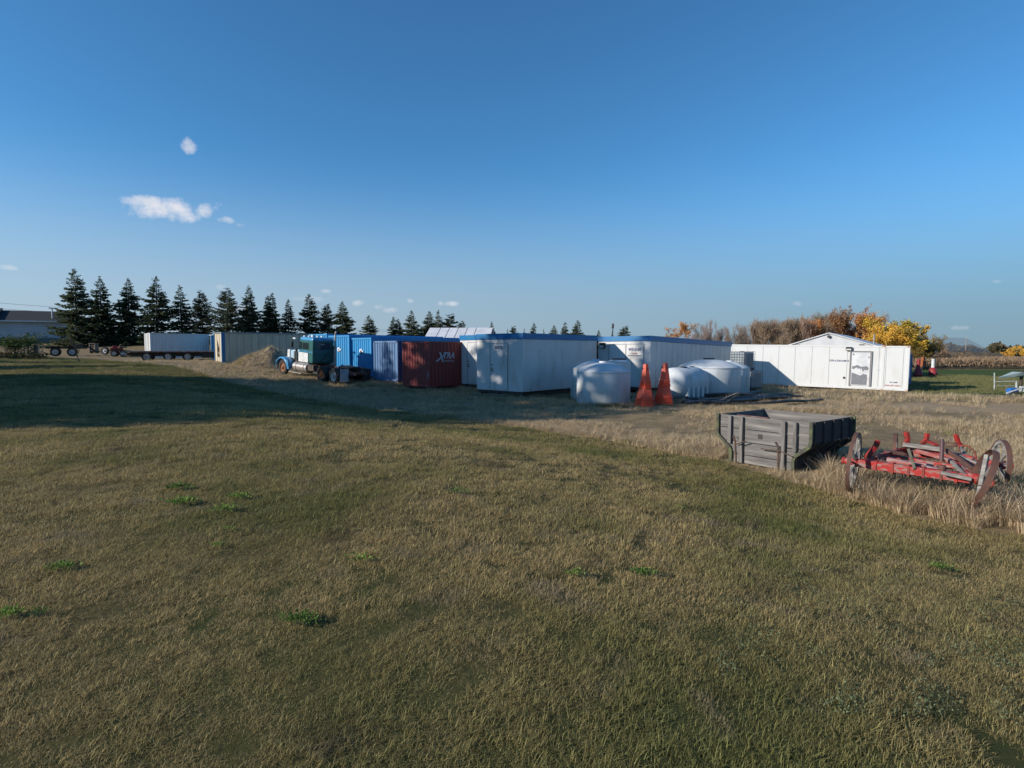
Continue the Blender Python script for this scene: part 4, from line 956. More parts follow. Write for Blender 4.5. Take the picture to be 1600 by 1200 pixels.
b = MB(); b.box((.03, inn, z0), (Db, Wb - inn, z0 + .03)); b.build('floor', darkw, wb)
b = MB(); b.tube([(-.10, .30, .33), (-.12, .55, .42), (-.1, .95, .40)], .012, 5); b.tube([(-.09, .58, .02), (-.12, .57, .5), (-.15, .62, .58)], .022, 6); b.tube([(-.09, 1.5, .02), (-.14, 1.5, .48), (-.14, 1.55, .6)], .022, 6); b.tube([(-.14, 1.5, .42), (-.15, 1.25, .52)], .012, 5); b.build_each('iron_hook', mat('iron_hook', (.12, .07, .045), (.05, .04, .035), scale=8, rough=.8), wb, per=3)

# ---------------------------------------------------------------- red wagon running gear
rustb = mat('brown_rust', (.125, .058, .038), (.075, .045, .04), scale=7, rough=.75, bump=.3, lo=.35, hi=.7)
redw = mat('flaking_red_paint', (.33, .022, .019), (.24, .16, .14), scale=8, rough=.75, lo=.48, hi=.60, stretch=(1, 1, 3), bump=.3, det=9)
redf = mat('faded_red_wood', (.30, .085, .075), (.32, .28, .27), scale=4, rough=.8, lo=.48, hi=.62, stretch=(1, 1, 5), bump=.3, det=9)
redn = mat('red_iron', (.36, .022, .018), (.12, .045, .03), scale=9, rough=.7, lo=.42, hi=.6)
palew = mat('bleached_wood', (.29, .275, .25), (.15, .14, .13), scale=3.5, rough=.9, stretch=(1, 1, 4), bump=.4, det=9)
gear = thing('wagon_gear', 'old red wagon running gear with iron tyred wooden wheels in tall dry grass', 'wagon gear', (6.8, 9.4, 0), 0)
G0 = Vector((6.8, 9.4, 0))
def gpt(px, py, y): return at(px, py, y) - G0
def wagon_wheel(c, ax_ang, tilt, Rr, name='wheel', spokes=12, keep=None, felloe=True, tyre_w=.055, hub=True, swap=False):
    # ax_ang = heading of the axle direction (outward), tilt = camber
    Mx = Matrix.Translation(c) @ Matrix.Rotation(ax_ang, 4, 'Z') @ Matrix.Rotation(tilt, 4, 'Y') @ Matrix.Rotation(R(90), 4, 'Y')
    b = MB(); w_ = tyre_w / 2
    b.lathe([(Rr, -w_), (Rr, w_), (Rr - .014, w_), (Rr - .014, -w_), (Rr, -w_)], 56, Mx, smooth=False); wh = b.build(name, rustb, gear)
    b = MB()
    if felloe: b.lathe([(Rr - .016, -w_ * .8), (Rr - .016, w_ * .8), (Rr - .07, w_ * .7), (Rr - .07, -w_ * .7), (Rr - .016, -w_ * .8)], 48, Mx, smooth=False); b.build('felloe', palew, wh)
    b = MB()
    for k in range(spokes):
        if keep is not None and k not in keep: continue
        a = 2 * math.pi * (k + .3) / spokes; d = Vector((math.cos(a), math.sin(a), 0)); dz = .02 if k % 2 else -.02
        p = Mx @ (d * .07 + Vector((0, 0, dz))); q = Mx @ (d * (Rr - .05)); up = Mx.to_3x3() @ Vector((0, 0, 1))
        b.beam(p, q, .026, .034, up=up, w2=.022, h2=.024)
    b.build_each('spoke', palew, wh)
    if hub:
        b = MB(); b.lathe([(0, -.15), (.05, -.15), (.055, -.1), (.07, -.06), (.075, .06), (.058, .08), (.05, .14), (.045, .17), (0, .175)], 18, Mx); b.build('hub', redw, wh)
        b = MB(); b.lathe([(.05, .13), (.058, .135), (.058, .165), (.05, .17)], 18, Mx); b.lathe([(.075, -.05), (.08, -.045), (.08, -.02), (.075, -.015)], 18, Mx); b.build('hub_band', redn, wh)
    return wh
Rwh = .50
W1 = gpt(1334, 722, 9.35); W3 = gpt(1533, 750, 8.15); W2 = gpt(1399, 712, 10.5); W4 = gpt(1562, 726, 9.4)
axd = (W3 - W1).normalized(); hA = math.atan2(axd.y, axd.x)
wagon_wheel(W1, hA + math.pi + R(7), R(-4), .50)
wagon_wheel(W3 - axd * .02, hA + R(16), R(20), .47, keep=(7,), felloe=False, spokes=12, tyre_w=.08)
ax2 = (W4 - W2).normalized(); hB = math.atan2(ax2.y, ax2.x)
wagon_wheel(W2, hB + math.pi + R(12), R(2), .42, tyre_w=.06)
wagon_wheel(W4, hB + R(24), R(4), .42, tyre_w=.07, spokes=10)
def part(name, m, segs, w, h, w2=None, h2=None, up=(0, 0, 1), bevel=.006):
    b = MB()
    for p, q in zip(segs[:-1], segs[1:]): b.beam(p, q, w, h, up=up, w2=w2, h2=h2)
    return b.build(name, m, gear, bevel=bevel)
# near axle beam with iron bands
part('spoke_plank', palew, [gpt(1542, 712, 8.22), gpt(1532, 760, 8.05), gpt(1523, 806, 8.0)], .085, .05, up=(.6, -.8, 0))
part('rear_axle', redw, [W1 + axd * .08, W3 - axd * .12], .115, .13)
L13 = (W3 - W1).length
b = MB()
for f_ in (.20, .34, .47, .585, .72, .83):
    c = W1.lerp(W3, f_); b.beam(c - axd * .016, c + axd * .016, .138, .152)
b.build_each('axle_band', redn, gear)
b = MB()
for f_ in (.34, .47, .72, .83):
    c = W1.lerp(W3, f_) - Vector((0, 0, .085)); b.beam(c + Vector((0, 0, .03)), c - Vector((0, 0, .02)), .03, .03, up=(1, 0, 0)); 
b.build_each('clip_bolt', rustb, gear)
b = MB(); c = W1.lerp(W3, .72) + Vector((0, 0, .09)); b.lathe([(.0, .05), (.045, .05), (.05, .0), (.045, -.05), (0, -.05)], 8, Matrix.Translation(c)); b.build('bolster_nut', rustb, gear)
# second beam (bolster) behind/above near axle
p_, q_ = gpt(1386, 718, 9.15), gpt(1512, 745, 8.45)
part('bolster', redf, [p_, q_], .09, .085, h2=.06)
part('bolster', palew, [gpt(1470, 738, 8.35), gpt(1518, 749, 8.15)], .06, .05)
part('bolster_stake', redn, [gpt(1352, 716, 9.5), gpt(1368, 698, 9.5), gpt(1372, 688, 9.5)], .06, .07)
part('hounds', redf, [gpt(1345, 722, 9.4), gpt(1372, 713, 9.6)], .07, .05)
part('iron_strap', rustb, [gpt(1362, 708, 9.55), gpt(1384, 722, 9.1), gpt(1384, 738, 9.05)], .05, .012)
# leaning plank
part('leaning_plank', mat('mossy_plank', (.13, .125, .09), (.09, .08, .06), scale=5, rough=.9), [gpt(1421, 706, 9.0), gpt(1431, 737, 8.7)], .17, .04, up=(.6, -.8, 0))
# reach and front axle group
part('front_bolster', palew, [gpt(1411, 694, 10.3), gpt(1469, 702, 9.9), gpt(1500, 713, 9.6), gpt(1530, 727, 9.3)], .08, .07)
part('front_bolster', redf, [gpt(1414, 697, 10.4), gpt(1472, 708, 9.95), gpt(1525, 728, 9.25)], .06, .05)
part('front_axle', redw, [gpt(1405, 706, 10.5), gpt(1470, 715, 10.1), gpt(1556, 724, 9.45)], .08, .08)
part('stake', redn, [gpt(1413, 697, 10.3), gpt(1418, 688, 10.3), gpt(1416, 675, 10.3)], .06, .09)
part('stake', redn, [gpt(1440, 694, 10.6), gpt(1447, 688, 10.6), gpt(1449, 677, 10.6)], .06, .07)
part('stake', redn, [gpt(1503, 699, 10.0), gpt(1497, 690, 10.0), gpt(1493, 679, 10.0)], .07, .05)
part('cross_iron', rustb, [gpt(1452, 689, 10.6), gpt(1478, 692, 10.3), gpt(1494, 692, 10.1)], .03, .03)
part('cross_iron', redn, [gpt(1452, 690, 10.5), gpt(1464, 696, 10.3)], .09, .03)
part('cross_iron', rustb, [gpt(1476, 697, 10.2), gpt(1492, 697, 10.1), gpt(1497, 692, 10.1)], .05, .03)
b = MB(); b.tube([gpt(1472.5, 686, 9.5), gpt(1471, 722, 9.4)], .030, 12); b.build('king_pin', mat('purple_rust', (.11, .055, .06), (.08, .05, .05), scale=6, rough=.6), gear)
b = MB(); c = gpt(1469, 726, 9.35); b.add([c + Vector(v) for v in ((-.16, -.05, -.06), (.12, -.12, -.06), (.15, .08, -.06), (-.12, .12, -.06), (.0, -.03, .08), (.05, .02, .08))], [(0, 1, 4), (1, 2, 5, 4), (2, 3, 5), (3, 0, 4, 5), (0, 3, 2, 1)]); b.build('pin_plate', mat('orange_rust_iron', (.20, .085, .05), rough=.8), gear)
part('drag_bar', rustb, [gpt(1477, 703, 9.6), gpt(1500, 718, 9.1), gpt(1519, 733, 8.7)], .04, .07)
part('sway_bar', palew, [gpt(1487, 722, 9.2), gpt(1508, 744, 8.7)], .05, .05)
part('sway_bar', redw, [gpt(1496, 724, 9.3), gpt(1512, 741, 8.8)], .06, .05)
part('reach_pole', redf, [gpt(1432, 704, 10.1), gpt(1475, 716, 9.7), gpt(1520, 738, 8.9)], .07, .06)
part('hound_arm', redw, [gpt(1428, 705, 10.2), gpt(1470, 710, 9.9)], .10, .03)
part('hound_arm', redw, [gpt(1490, 708, 9.8), gpt(1521, 716, 9.4)], .05, .05)
b = MB(); pts = []
for k in range(13):
    a = math.pi * (.62 - .62 * k / 12); pts.append(gpt(1505 + 20 * math.cos(a), 716 - 20 * math.sin(a) + 0, 9.8 - .02 * k))
b.tube(pts, .014, 6); b.build('iron_hoop', redn, gear)
part('brace_wood', palew, [gpt(1500, 698, 9.9), gpt(1509, 714, 9.6)], .05, .05)
part('brace_iron', rustb, [gpt(1497, 694, 9.9), gpt(1502, 712, 9.7)], .02, .02)
part('dark_block', rustb, [gpt(1382, 708, 10.1), gpt(1412, 712, 10.0)], .12, .12)
part('cross_beam', redf, [gpt(1372, 716, 9.5), gpt(1420, 722, 9.5), gpt(1465, 730, 9.0)], .05, .05)
part('side_rail', redw, [gpt(1352, 720, 9.5), gpt(1400, 705, 10.2), gpt(1425, 700, 10.4)], .07, .07)
part('side_rail', redw, [gpt(1540, 742, 8.5), gpt(1556, 722, 9.3)], .07, .07)
part('brake_beam', redw, [gpt(1395, 712, 9.9), gpt(1445, 722, 9.5), gpt(1500, 730, 9.1)], .08, .06)
part('brake_rod', rustb, [gpt(1360, 712, 9.6), gpt(1440, 716, 9.7), gpt(1520, 722, 9.5)], .025, .025)
part('tongue_stub', redf, [gpt(1448, 700, 10.2), gpt(1478, 706, 9.9), gpt(1508, 722, 9.4)], .08, .05)
part('chain_link_bar', rustb, [gpt(1484, 738, 8.6), gpt(1486, 748, 8.55), gpt(1480, 752, 8.55)], .02, .02)
# ---------------------------------------------------------------- trees
def leafmat(name, c1, c2, sc_=1.2):
    m = bpy.data.materials.new(name); m.use_nodes = True; nt = m.node_tree; b = nt.nodes['Principled BSDF']; b.inputs['Roughness'].default_value = .75; b.inputs['Specular IOR Level'].default_value = .15
    a = nt.nodes.new('ShaderNodeAttribute'); a.attribute_name = 'c'; x = nt.nodes.new('ShaderNodeMix'); x.data_type = 'RGBA'
    nt.links.new(a.outputs['Fac'], x.inputs[0]); x.inputs[6].default_value = (*c1, 1); x.inputs[7].default_value = (*c2, 1)
    oi = nt.nodes.new('ShaderNodeObjectInfo'); hs = nt.nodes.new('ShaderNodeHueSaturation'); rr_ = nt.nodes.new('ShaderNodeMapRange'); nt.links.new(oi.outputs['Random'], rr_.inputs[0]); rr_.inputs[3].default_value = .72; rr_.inputs[4].default_value = 1.35; nt.links.new(rr_.outputs[0], hs.inputs['Value']); nt.links.new(x.outputs[2], hs.inputs['Color'])
    r2_ = nt.nodes.new('ShaderNodeMapRange'); nt.links.new(oi.outputs['Random'], r2_.inputs[0]); r2_.inputs[3].default_value = .52; r2_.inputs[4].default_value = .485; nt.links.new(r2_.outputs[0], hs.inputs['Hue'])
    x = hs; nt.links.new(x.outputs[0], b.inputs['Base Color'])
    tr_ = nt.nodes.new('ShaderNodeBsdfTranslucent'); nt.links.new(x.outputs[0], tr_.inputs[0]); ms = nt.nodes.new('ShaderNodeMixShader'); ms.inputs[0].default_value = .25
    nt.links.new(b.outputs[0], ms.inputs[1]); nt.links.new(tr_.outputs[0], ms.inputs[2]); nt.links.new(ms.outputs[0], nt.nodes['Material Output'].inputs[0])
    return m
def quads_mesh(name, V, C, m):       # V: n x 4 x 3 quads, C: n values
    V = np.asarray(V, float); n = len(V); me = bpy.data.meshes.new(name)
    me.vertices.add(n * 4); me.vertices.foreach_set('co', V.reshape(-1))
    me.loops.add(n * 4); me.loops.foreach_set('vertex_index', np.arange(n * 4)); me.polygons.add(n); me.polygons.foreach_set('loop_start', np.arange(0, n * 4, 4))
    me.update(); a = me.attributes.new('c', 'FLOAT', 'POINT'); a.data.foreach_set('value', np.repeat(np.clip(C, 0, 1), 4)); me.materials.append(m); return me
def sprays(P, Dr, ln, wd, r):        # leaf sprays: base points, directions
    P = np.asarray(P); Dr = np.asarray(Dr); n = len(P)
    Dr = Dr / np.linalg.norm(Dr, axis=1, keepdims=True)
    q = r.normal(size=(n, 3)); sd = np.cross(Dr, q); sd /= np.linalg.norm(sd, axis=1, keepdims=True) + 1e-9
    ln = ln * r.uniform(.7, 1.3, (n, 1)); wd = wd * r.uniform(.7, 1.3, (n, 1))
    return np.stack([P - sd * wd * .35, P + Dr * ln * .55 - sd * wd * .6, P + Dr * ln, P + Dr * ln * .5 + sd * wd * .6], 1)
needle = leafmat('spruce_needles', (.034, .052, .030), (.15, .17, .09))
needle2 = leafmat('pine_needles', (.045, .062, .04), (.14, .15, .09))
bark = mat('bark', (.09, .075, .06), (.05, .042, .035), scale=5, rough=.95, bump=.5)
def spruce_mesh(seed, h=12., R0=2.6, levels=27, slim=1., pine=False, twin=False, bare_low=.05):
    r = np.random.default_rng(seed); P = []; Dd = []; Cc = []; Ls = []; br = MB()
    stems = [(0, 0, h, 0)] if not twin else [(-.35, 0, h, 0), (.55, .1, h * .96, 0)]
    for (sx, sy, hh, _) in stems:
        br.tube([(sx * .3, sy, -.3), (sx, sy, hh * .3), (sx, sy, hh * .97)], [.17 * hh / 12, .12, .02], 7)
        for L in range(levels):
            f = L / (levels - 1); z = hh * (bare_low + (.975 - bare_low) * f ** .92)
            if pine: rad = R0 * (math.sin(min(1, (1 - f) * 1.55 + .12) * math.pi / 2) ** .8) * (.55 + .45 * (1 - f))
            else: rad = R0 * ((1 - z / hh) ** .78) * (.93 if twin else 1)
            rad *= slim * (.88 + .24 * r.random())
            nb = max(5, int(round(6 + 6 * rad / R0))) + (1 if pine else 0)
            for k in range(nb):
                a = r.random() * 6.283; dzz = r.uniform(-.9, .9) / levels; lb = rad * r.uniform(.6, 1.2) * (1 - 1.0 * dzz) + .04
                zz = z + dzz * hh
                ca, sa = math.cos(a), math.sin(a); ns = max(3, int(lb / .13))
                lift = r.uniform(.12, .35) if not pine else r.uniform(.3, .8)
                droop = (.42 * (1 - f) + .05) if not pine else .1
                pts = []
                for s in range(ns):
                    u = (s + .6) / ns; d = lb * u
                    zc = zz + lift * d * .3 - droop * lb * math.sin(u * 2.2) * .55 + lift * lb * .35 * u ** 3
                    if s % 2 == 0: pts.append((sx + ca * d, sy + sa * d, zc))
                    wdt = (1 - u) * .36 * lb + .10
                    cnt = 4
                    for q in range(cnt):
                        side = r.uniform(-1, 1)
                        px_, py_ = sx + ca * d - sa * side * wdt * .6, sy + sa * d + ca * side * wdt * .6
                        P.append((px_, py_, zc + r.uniform(-.20, .06)))
                        Dd.append((ca * .9 - sa * side * 1.0, sa * .9 + ca * side * 1.0, r.uniform(-.55, .1) if not pine else r.uniform(-.1, .9)))
                        Cc.append(r.random() * .55 + .45 * u * r.random()); Ls.append(min(1., .32 + 1.9 * (1 - f)) if not pine else .9)
                if lb > .8 and len(pts) > 1: br.tube([(sx, sy, zz)] + pts[::2], .025, 3, r2=.006, cap=False)
        for k in range(26 if not pine else 0):
            u = r.random(); a = r.random() * 6.283; P.append((sx + .03 * math.cos(a), sy + .03 * math.sin(a), hh * (.93 + .07 * u))); Dd.append((math.cos(a) * .5 * (1.3 - u), math.sin(a) * .5 * (1.3 - u), .8)); Cc.append(r.random()); Ls.append(.45)
    Ls = np.array(Ls)[:, None]
    V = sprays(P, Dd, (.36 if not pine else .40) * Ls, (.15 if not pine else .12) * Ls ** .5, r)
    return quads_mesh('crown', V, np.array(Cc), needle2 if pine else needle), br
def tree_proto(meshbr, trunk_m=bark):
    me, br = meshbr; co = np.empty(len(me.vertices) * 3); me.vertices.foreach_get('co', co); co = co.reshape(-1, 3)
    tv = np.array(br.v); me['h'] = max(np.percentile(co[:, 2], 99.9), np.percentile(tv[:, 2], 99.9)); me['w'] = 2 * np.percentile(np.hypot(co[:, 0], co[:, 1]), 96)
    t = bpy.data.meshes.new('trunk'); t.from_pydata(br.v, [], br.f); t.materials.append(trunk_m); t.update(); return me, t
SP = [tree_proto(spruce_mesh(1)), tree_proto(spruce_mesh(2, slim=.9, levels=24)), tree_proto(spruce_mesh(3, R0=3.0, levels=26)), tree_proto(spruce_mesh(4, slim=.8, levels=23)), tree_proto(spruce_mesh(9, levels=29, slim=1.05))]
PN = [tree_proto(spruce_mesh(5, R0=2.6, pine=True, levels=22)), tree_proto(spruce_mesh(6, R0=2.3, pine=True, levels=20))]
TW = tree_proto(spruce_mesh(7, R0=1.5, twin=True, levels=24))
def plant_tree(name, label, cat, group, x, y, h, wid, proto, rz, h0=12., w0=2.6 * 2):
    t = thing(name, label, cat, (x, y, gz(x, y) - .1), rz, group); s = (h + .1) / proto[0]['h']; sx = wid / proto[0]['w']
    t.scale = (sx * rt.uniform(.92, 1.1), sx * rt.uniform(.92, 1.1), s); t.rotation_euler.x = rt.uniform(-.02, .02); t.rotation_euler.y = rt.uniform(-.02, .02)
    for nm, me in (('crown', proto[0]), ('trunk', proto[1])):
        o = bpy.data.objects.new(nm, me); COL.objects.link(o); o.parent = t
    return t
ORD = ['first', 'second', 'third', 'fourth', 'fifth', 'sixth', 'seventh', 'eighth', 'ninth', 'tenth', 'eleventh', 'twelfth', 'thirteenth', 'fourteenth', 'fifteenth', 'sixteenth', 'seventeenth', 'eighteenth', 'nineteenth', 'twentieth', 'twenty-first', 'twenty-second', 'twenty-third', 'twenty-fourth', 'twenty-fifth', 'twenty-sixth', 'twenty-seventh', 'twenty-eighth', 'twenty-ninth', 'thirtieth']
rt = random.Random(12)
rowA = [(122, 421, 58, 's', 84, 2), (160, 433, 48, 's', 84, 0), (203, 436, 50, 's', 86, 4), (246, 433, 52, 's', 86, 1), (286, 446, 40, 's', 88, 3), (318, 456, 42, 'p', 88, 0), (357, 451, 44, 'p', 88, 1), (391, 447, 42, 's', 90, 0), (425, 459, 36, 't', 92, 0), (452, 468, 30, 's', 94, 3), (484, 460, 46, 's', 94, 2), (511, 476, 32, 'p', 95, 0), (537, 472, 42, 's', 95, 4)]
for i, (px, py, wp, k, y, v) in enumerate(rowA):
    x = at(px, 547, y).x; h = at(px, py, y).z - gz(x, y); pr = {'s': SP[v % 5], 'p': PN[v % 2], 't': TW}[k]
    w0 = {'s': 5.2 * (1.15 if v == 2 else .9 if v in (1, 3) else 1), 'p': 5.2, 't': 3.9}[k]
    kind = {'s': 'dark spruce', 'p': 'greyish pine with a rounded top', 't': 'twin topped dark spruce'}[k]
    plant_tree('pine_tree' if k == 'p' else 'spruce_tree', f'{kind}, {ORD[i]} from left in the tall row', 'tree', 'tall evergreens behind the trailers', x, y, h, wp / F * y * 1.04, pr, rt.uniform(0, 6), w0=w0)
# under-row of low boughs / shrubs filling the base of the tall row
rowB = [(578, 493, 20, 's', 110, 2), (619, 496, 18, 't', 108, 0), (643, 486, 26, 's', 108, 1), (670, 487, 24, 's', 112, 4), (685, 485, 18, 's', 116, 3), (704, 492, 27, 'p', 112, 0), (721, 502, 16, 'p', 118, 1),
 (769, 503, 14, 's', 130, 0), (793, 514, 6, 's', 150, 3), (803, 510, 13, 'p', 140, 1), (819, 514, 7, 's', 150, 1), (834, 505, 15, 's', 135, 2), (849, 514, 6, 's', 150, 3), (866, 509, 19, 's', 135, 4), (882, 504, 17, 's', 135, 1), (902, 501, 21, 's', 132, 2), (936, 516, 13, 's', 140, 0), (957, 517, 6, 's', 150, 3), (975, 510, 19, 'p', 138, 0)]
for i, (px, py, wp, k, y, v) in enumerate(rowB):
    x = at(px, 547, y).x; h = at(px, py, y).z - gz(x, y); pr = {'s': SP[v % 5], 'p': PN[v % 2], 't': TW}[k]
    kind = {'s': 'distant spruce', 'p': 'distant pine with a bushy crown', 't': 'distant twin topped spruce'}[k]
    hh = max(h, 5.5); plant_tree('pine_tree' if k == 'p' else 'spruce_tree', f'{kind}, {ORD[i]} from left of those above the containers', 'tree', 'distant evergreens above the containers', x, y, h, wp / F * y * 1.9 * max(1, hh / h) ** .3, pr, rt.uniform(0, 6))
# tall spruces left of the picture whose shadows cross the lawn
CAST = [(-31, 5.6, 12.8), (-35, 8.5, 14.5), (-30.5, 9, 16), (-30, 12.2, 19), (-31.5, 15, 20), (-30.5, 18, 20), (-33, 21, 19.5), (-35, 24, 17.5), (-36, 27.5, 14), (-41, 13, 17), (-42, 19, 18), (-50, 24, 14), (-52, 31, 13), (-58, 38, 13), (-60, 30, 13), (-66, 44, 12)]
for i, (x, y, h) in enumerate(CAST):
    plant_tree('spruce_tree', f'tall spruce beyond the left edge, {ORD[i]} in the windbreak shading the lawn', 'tree', 'windbreak left of the lawn', x, y, h, h * .46, SP[i % 5], rt.uniform(0, 6))

# deciduous trees
def broad_mesh(seed, h=8., spread=2.2, leaves=2200, lsz=.16, twigs=0, m=None, lean=0, low=.12, stems=1, upright=.6):
    r = np.random.default_rng(seed); rr = random.Random(seed); br = MB(); tips = []
    def grow(p, d, ln, rad, lev):
        n = 3; pts = [p]; dd = d.copy()
        for i in range(n):
            dd = (dd + Vector((rr.uniform(-.2, .2), rr.uniform(-.2, .2), rr.uniform(-.02, .16)))).normalized(); pts.append(pts[-1] + dd * ln / n)
        br.tube(pts, rad, 5 if lev == 0 else 3, r2=rad * .45, cap=False)
        tips.extend([(q, dd) for q in pts[1:]] if lev >= 1 else [])
        if lev >= 3: return
        for k in range((7, 5, 4)[lev] if lev < 3 else 0):
            u = rr.uniform(.25 if lev == 0 else .2, 1); q = p.lerp(pts[-1], u) if lev else pts[min(3, int(u * 3))].lerp(pts[min(3, int(u * 3) + 1)], (u * 3) % 1)
            a = rr.random() * 6.283; o = Vector((math.cos(a), math.sin(a), upright + rr.uniform(0, .5))).normalized()
            grow(q, (dd * .45 + o * .8).normalized(), ln * rr.uniform(.38, .6) * (1 if lev else spread / 2.2), rad * .42, lev + 1)
    for s in range(stems):
        a = rr.random() * 6.28; ln = h * .82 * rr.uniform(.85, 1)
        grow(Vector((.25 * math.cos(a) * (stems > 1), .25 * math.sin(a) * (stems > 1), -.2)), Vector((.12 * math.cos(a) * (stems > 1) + lean, .12 * math.sin(a) * (stems > 1), 1)).normalized(), ln, .011 * h, 0)
    P = []; Dd = []
    for i in range(leaves):
        q, dd = tips[r.integers(len(tips))]; j = r.normal(size=3) * .16
        P.append((q.x + j[0], q.y + j[1], q.z + j[2])); Dd.append(r.normal(size=3) + np.array((0, 0, .1)))
    V = sprays(P, Dd, lsz, lsz * .8, r); C = r.random(leaves) * .6 + .4 * np.clip(np.array(P)[:, 2] / h, 0, 1) * r.random(leaves)
    if twigs:
        P = []; Dd = []
        for i in range(twigs):
            q, dd = tips[r.integers(len(tips))]; j = r.normal(size=3) * .12; P.append((q.x + j[0], q.y + j[1], q.z + j[2])); Dd.append((dd.x * .6 + r.normal() * .25, dd.y * .6 + r.normal() * .25, abs(dd.z) + .6 + r.normal() * .2))
        V = np.concatenate([V, sprays(P, Dd, .70, .020, r)]); C = np.concatenate([C, r.random(twigs) * .5])
    me = quads_mesh('crown', V, C, m); return me, br
l_or = leafmat('orange_leaves', (.33, .15, .05), (.64, .33, .11)); l_ru = leafmat('russet_leaves', (.22, .10, .06), (.46, .23, .12)); l_ye = leafmat('yellow_leaves', (.42, .26, .05), (.80, .54, .09)); l_ol = leafmat('olive_leaves', (.13, .10, .035), (.36, .25, .07)); l_br = leafmat('brown_leaves', (.26, .19, .14), (.46, .33, .22)); l_tw = leafmat('twig_haze', (.28, .22, .19), (.44, .35, .29)); l_gr = leafmat('dark_green_leaves', (.04, .07, .025), (.11, .16, .05))
twm = mat('grey_twigs', (.16, .125, .11), (.11, .085, .08), scale=4, rough=.95); twd = mat('dark_twigs', (.07, .055, .045), rough=.95)
BR = [tree_proto(broad_mesh(20 + i, h=8, spread=1.9, leaves=160, lsz=.13, twigs=1500, m=l_tw, upright=1.3), twm) for i in range(3)]
BB = [tree_proto(broad_mesh(30 + i, h=8, spread=1.9, leaves=480, lsz=.14, twigs=2600, m=l_br, upright=1.5), twm) for i in range(2)]
RU = [tree_proto(broad_mesh(40 + i, h=8, spread=2.4, leaves=3600, lsz=.19, m=l_ru), twd) for i in range(2)]
OR = [tree_proto(broad_mesh(50 + i, h=8, spread=2.4, leaves=3600, lsz=.19, m=l_or), twd) for i in range(2)]
YE = [tree_proto(broad_mesh(60 + i, h=8, spread=2.6, leaves=5200, lsz=.22, m=l_ye), twd) for i in range(2)]
OL = [tree_proto(broad_mesh(70 + i, h=8, spread=2.8, leaves=4200, lsz=.22, m=l_ol, stems=2), twd) for i in range(2)]
kinds_ = {'b': (BR, 'bare grey poplar'), 'w': (BB, 'poplar with a few brown leaves'), 'r': (RU, 'russet leaved tree'), 'o': (OR, 'orange leaved tree'), 'y': (YE, 'golden yellow leaved tree'), 'g': (OL, 'olive and gold leaved tree')}
RIGHT = [(1045, 520, 16, 'o', 105), (1067, 504, 40, 'o', 100), (1090, 507, 20, 'b', 104), (1100, 500, 22, 'b', 108), (1112, 498, 22, 'b', 110), (1122, 502, 20, 'b', 106), (1133, 500, 22, 'b', 110), (1142, 508, 18, 'b', 106), (1154, 506, 22, 'b', 104), (1163, 503, 24, 'b', 108), (1173, 510, 22, 'b', 104), (1181, 507, 20, 'b', 112), (1186, 504, 26, 'w', 104), (1199, 495, 30, 'w', 100), (1212, 499, 28, 'w', 103), (1225, 496, 30, 'w', 98), (1238, 495, 30, 'w', 100), (1250, 493, 28, 'w', 104), (1262, 494, 30, 'w', 97), (1271, 488, 26, 'b', 102), (1283, 497, 30, 'o', 96), (1295, 486, 32, 'w', 100), (1308, 487, 34, 'w', 98), (1322, 477, 40, 'r', 96), (1336, 478, 36, 'r', 99), (1341, 487, 44, 'o', 94), (1357, 488, 34, 'w', 98), (1364, 500, 40, 'y', 92), (1376, 494, 44, 'y', 93), (1395, 499, 46, 'y', 92), (1412, 501, 44, 'y', 94), (1425, 502, 46, 'g', 90), (1441, 512, 40, 'g', 90), (1438, 541, 34, 'g', 84), (1405, 515, 50, 'y', 89)]
EXTRA = []
for j, px in enumerate(list(np.arange(1086, 1326, 9.5))):
    top = np.interp(px, [1085, 1100, 1150, 1200, 1250, 1300, 1325], [508, 501, 505, 496, 494, 489, 483]) + rt.uniform(-2, 7)
    EXTRA.append((float(px) + rt.uniform(-3, 3), float(top), 26, 'b' if px < 1190 or j % 3 == 0 else 'w', rt.uniform(106, 116)))
EXTRA += [(1350, 493, 40, 'o', 98), (1384, 505, 44, 'y', 88), (1404, 503, 44, 'y', 97), (1420, 510, 44, 'y', 87), (1448, 522, 34, 'g', 93), (1371, 507, 40, 'y', 86)]
for i, (px, py, wp, k, y) in enumerate(sorted(RIGHT + EXTRA)):
    x = at(px, 547, y).x; h = at(px, py, y).z - gz(x, y); pr, nm = kinds_[k]
    s = ORD[i] if i < 30 else {3: 'thirty', 4: 'forty', 5: 'fifty', 6: 'sixty', 7: 'seventy'}[(i + 1) // 10] + ('-' + ORD[(i + 1) % 10 - 1] if (i + 1) % 10 else '')
    plant_tree('poplar_tree' if k in 'bw' else 'autumn_tree', f'{nm}, {s} from left in the autumn treeline', 'tree', 'autumn treeline on the right', x, y, h, wp / F * y * 1.25, pr[i % len(pr)], rt.uniform(0, 6), h0=8.3, w0=4.2)
for i, (px, py, wp, y) in enumerate([(1583, 540, 20, 120), (1600, 536, 22, 118)]):
    x = at(px, 547, y).x; h = at(px, py, y).z - gz(x, y)
    plant_tree('autumn_shrub', ('small' if i == 0 else 'taller') + ' bright yellow shrub at the right end of the far field', 'shrub', 'yellow shrubs in the far field', x, y, h, wp / F * y * 1.2, YE[i], i, h0=8.3, w0=4.2)
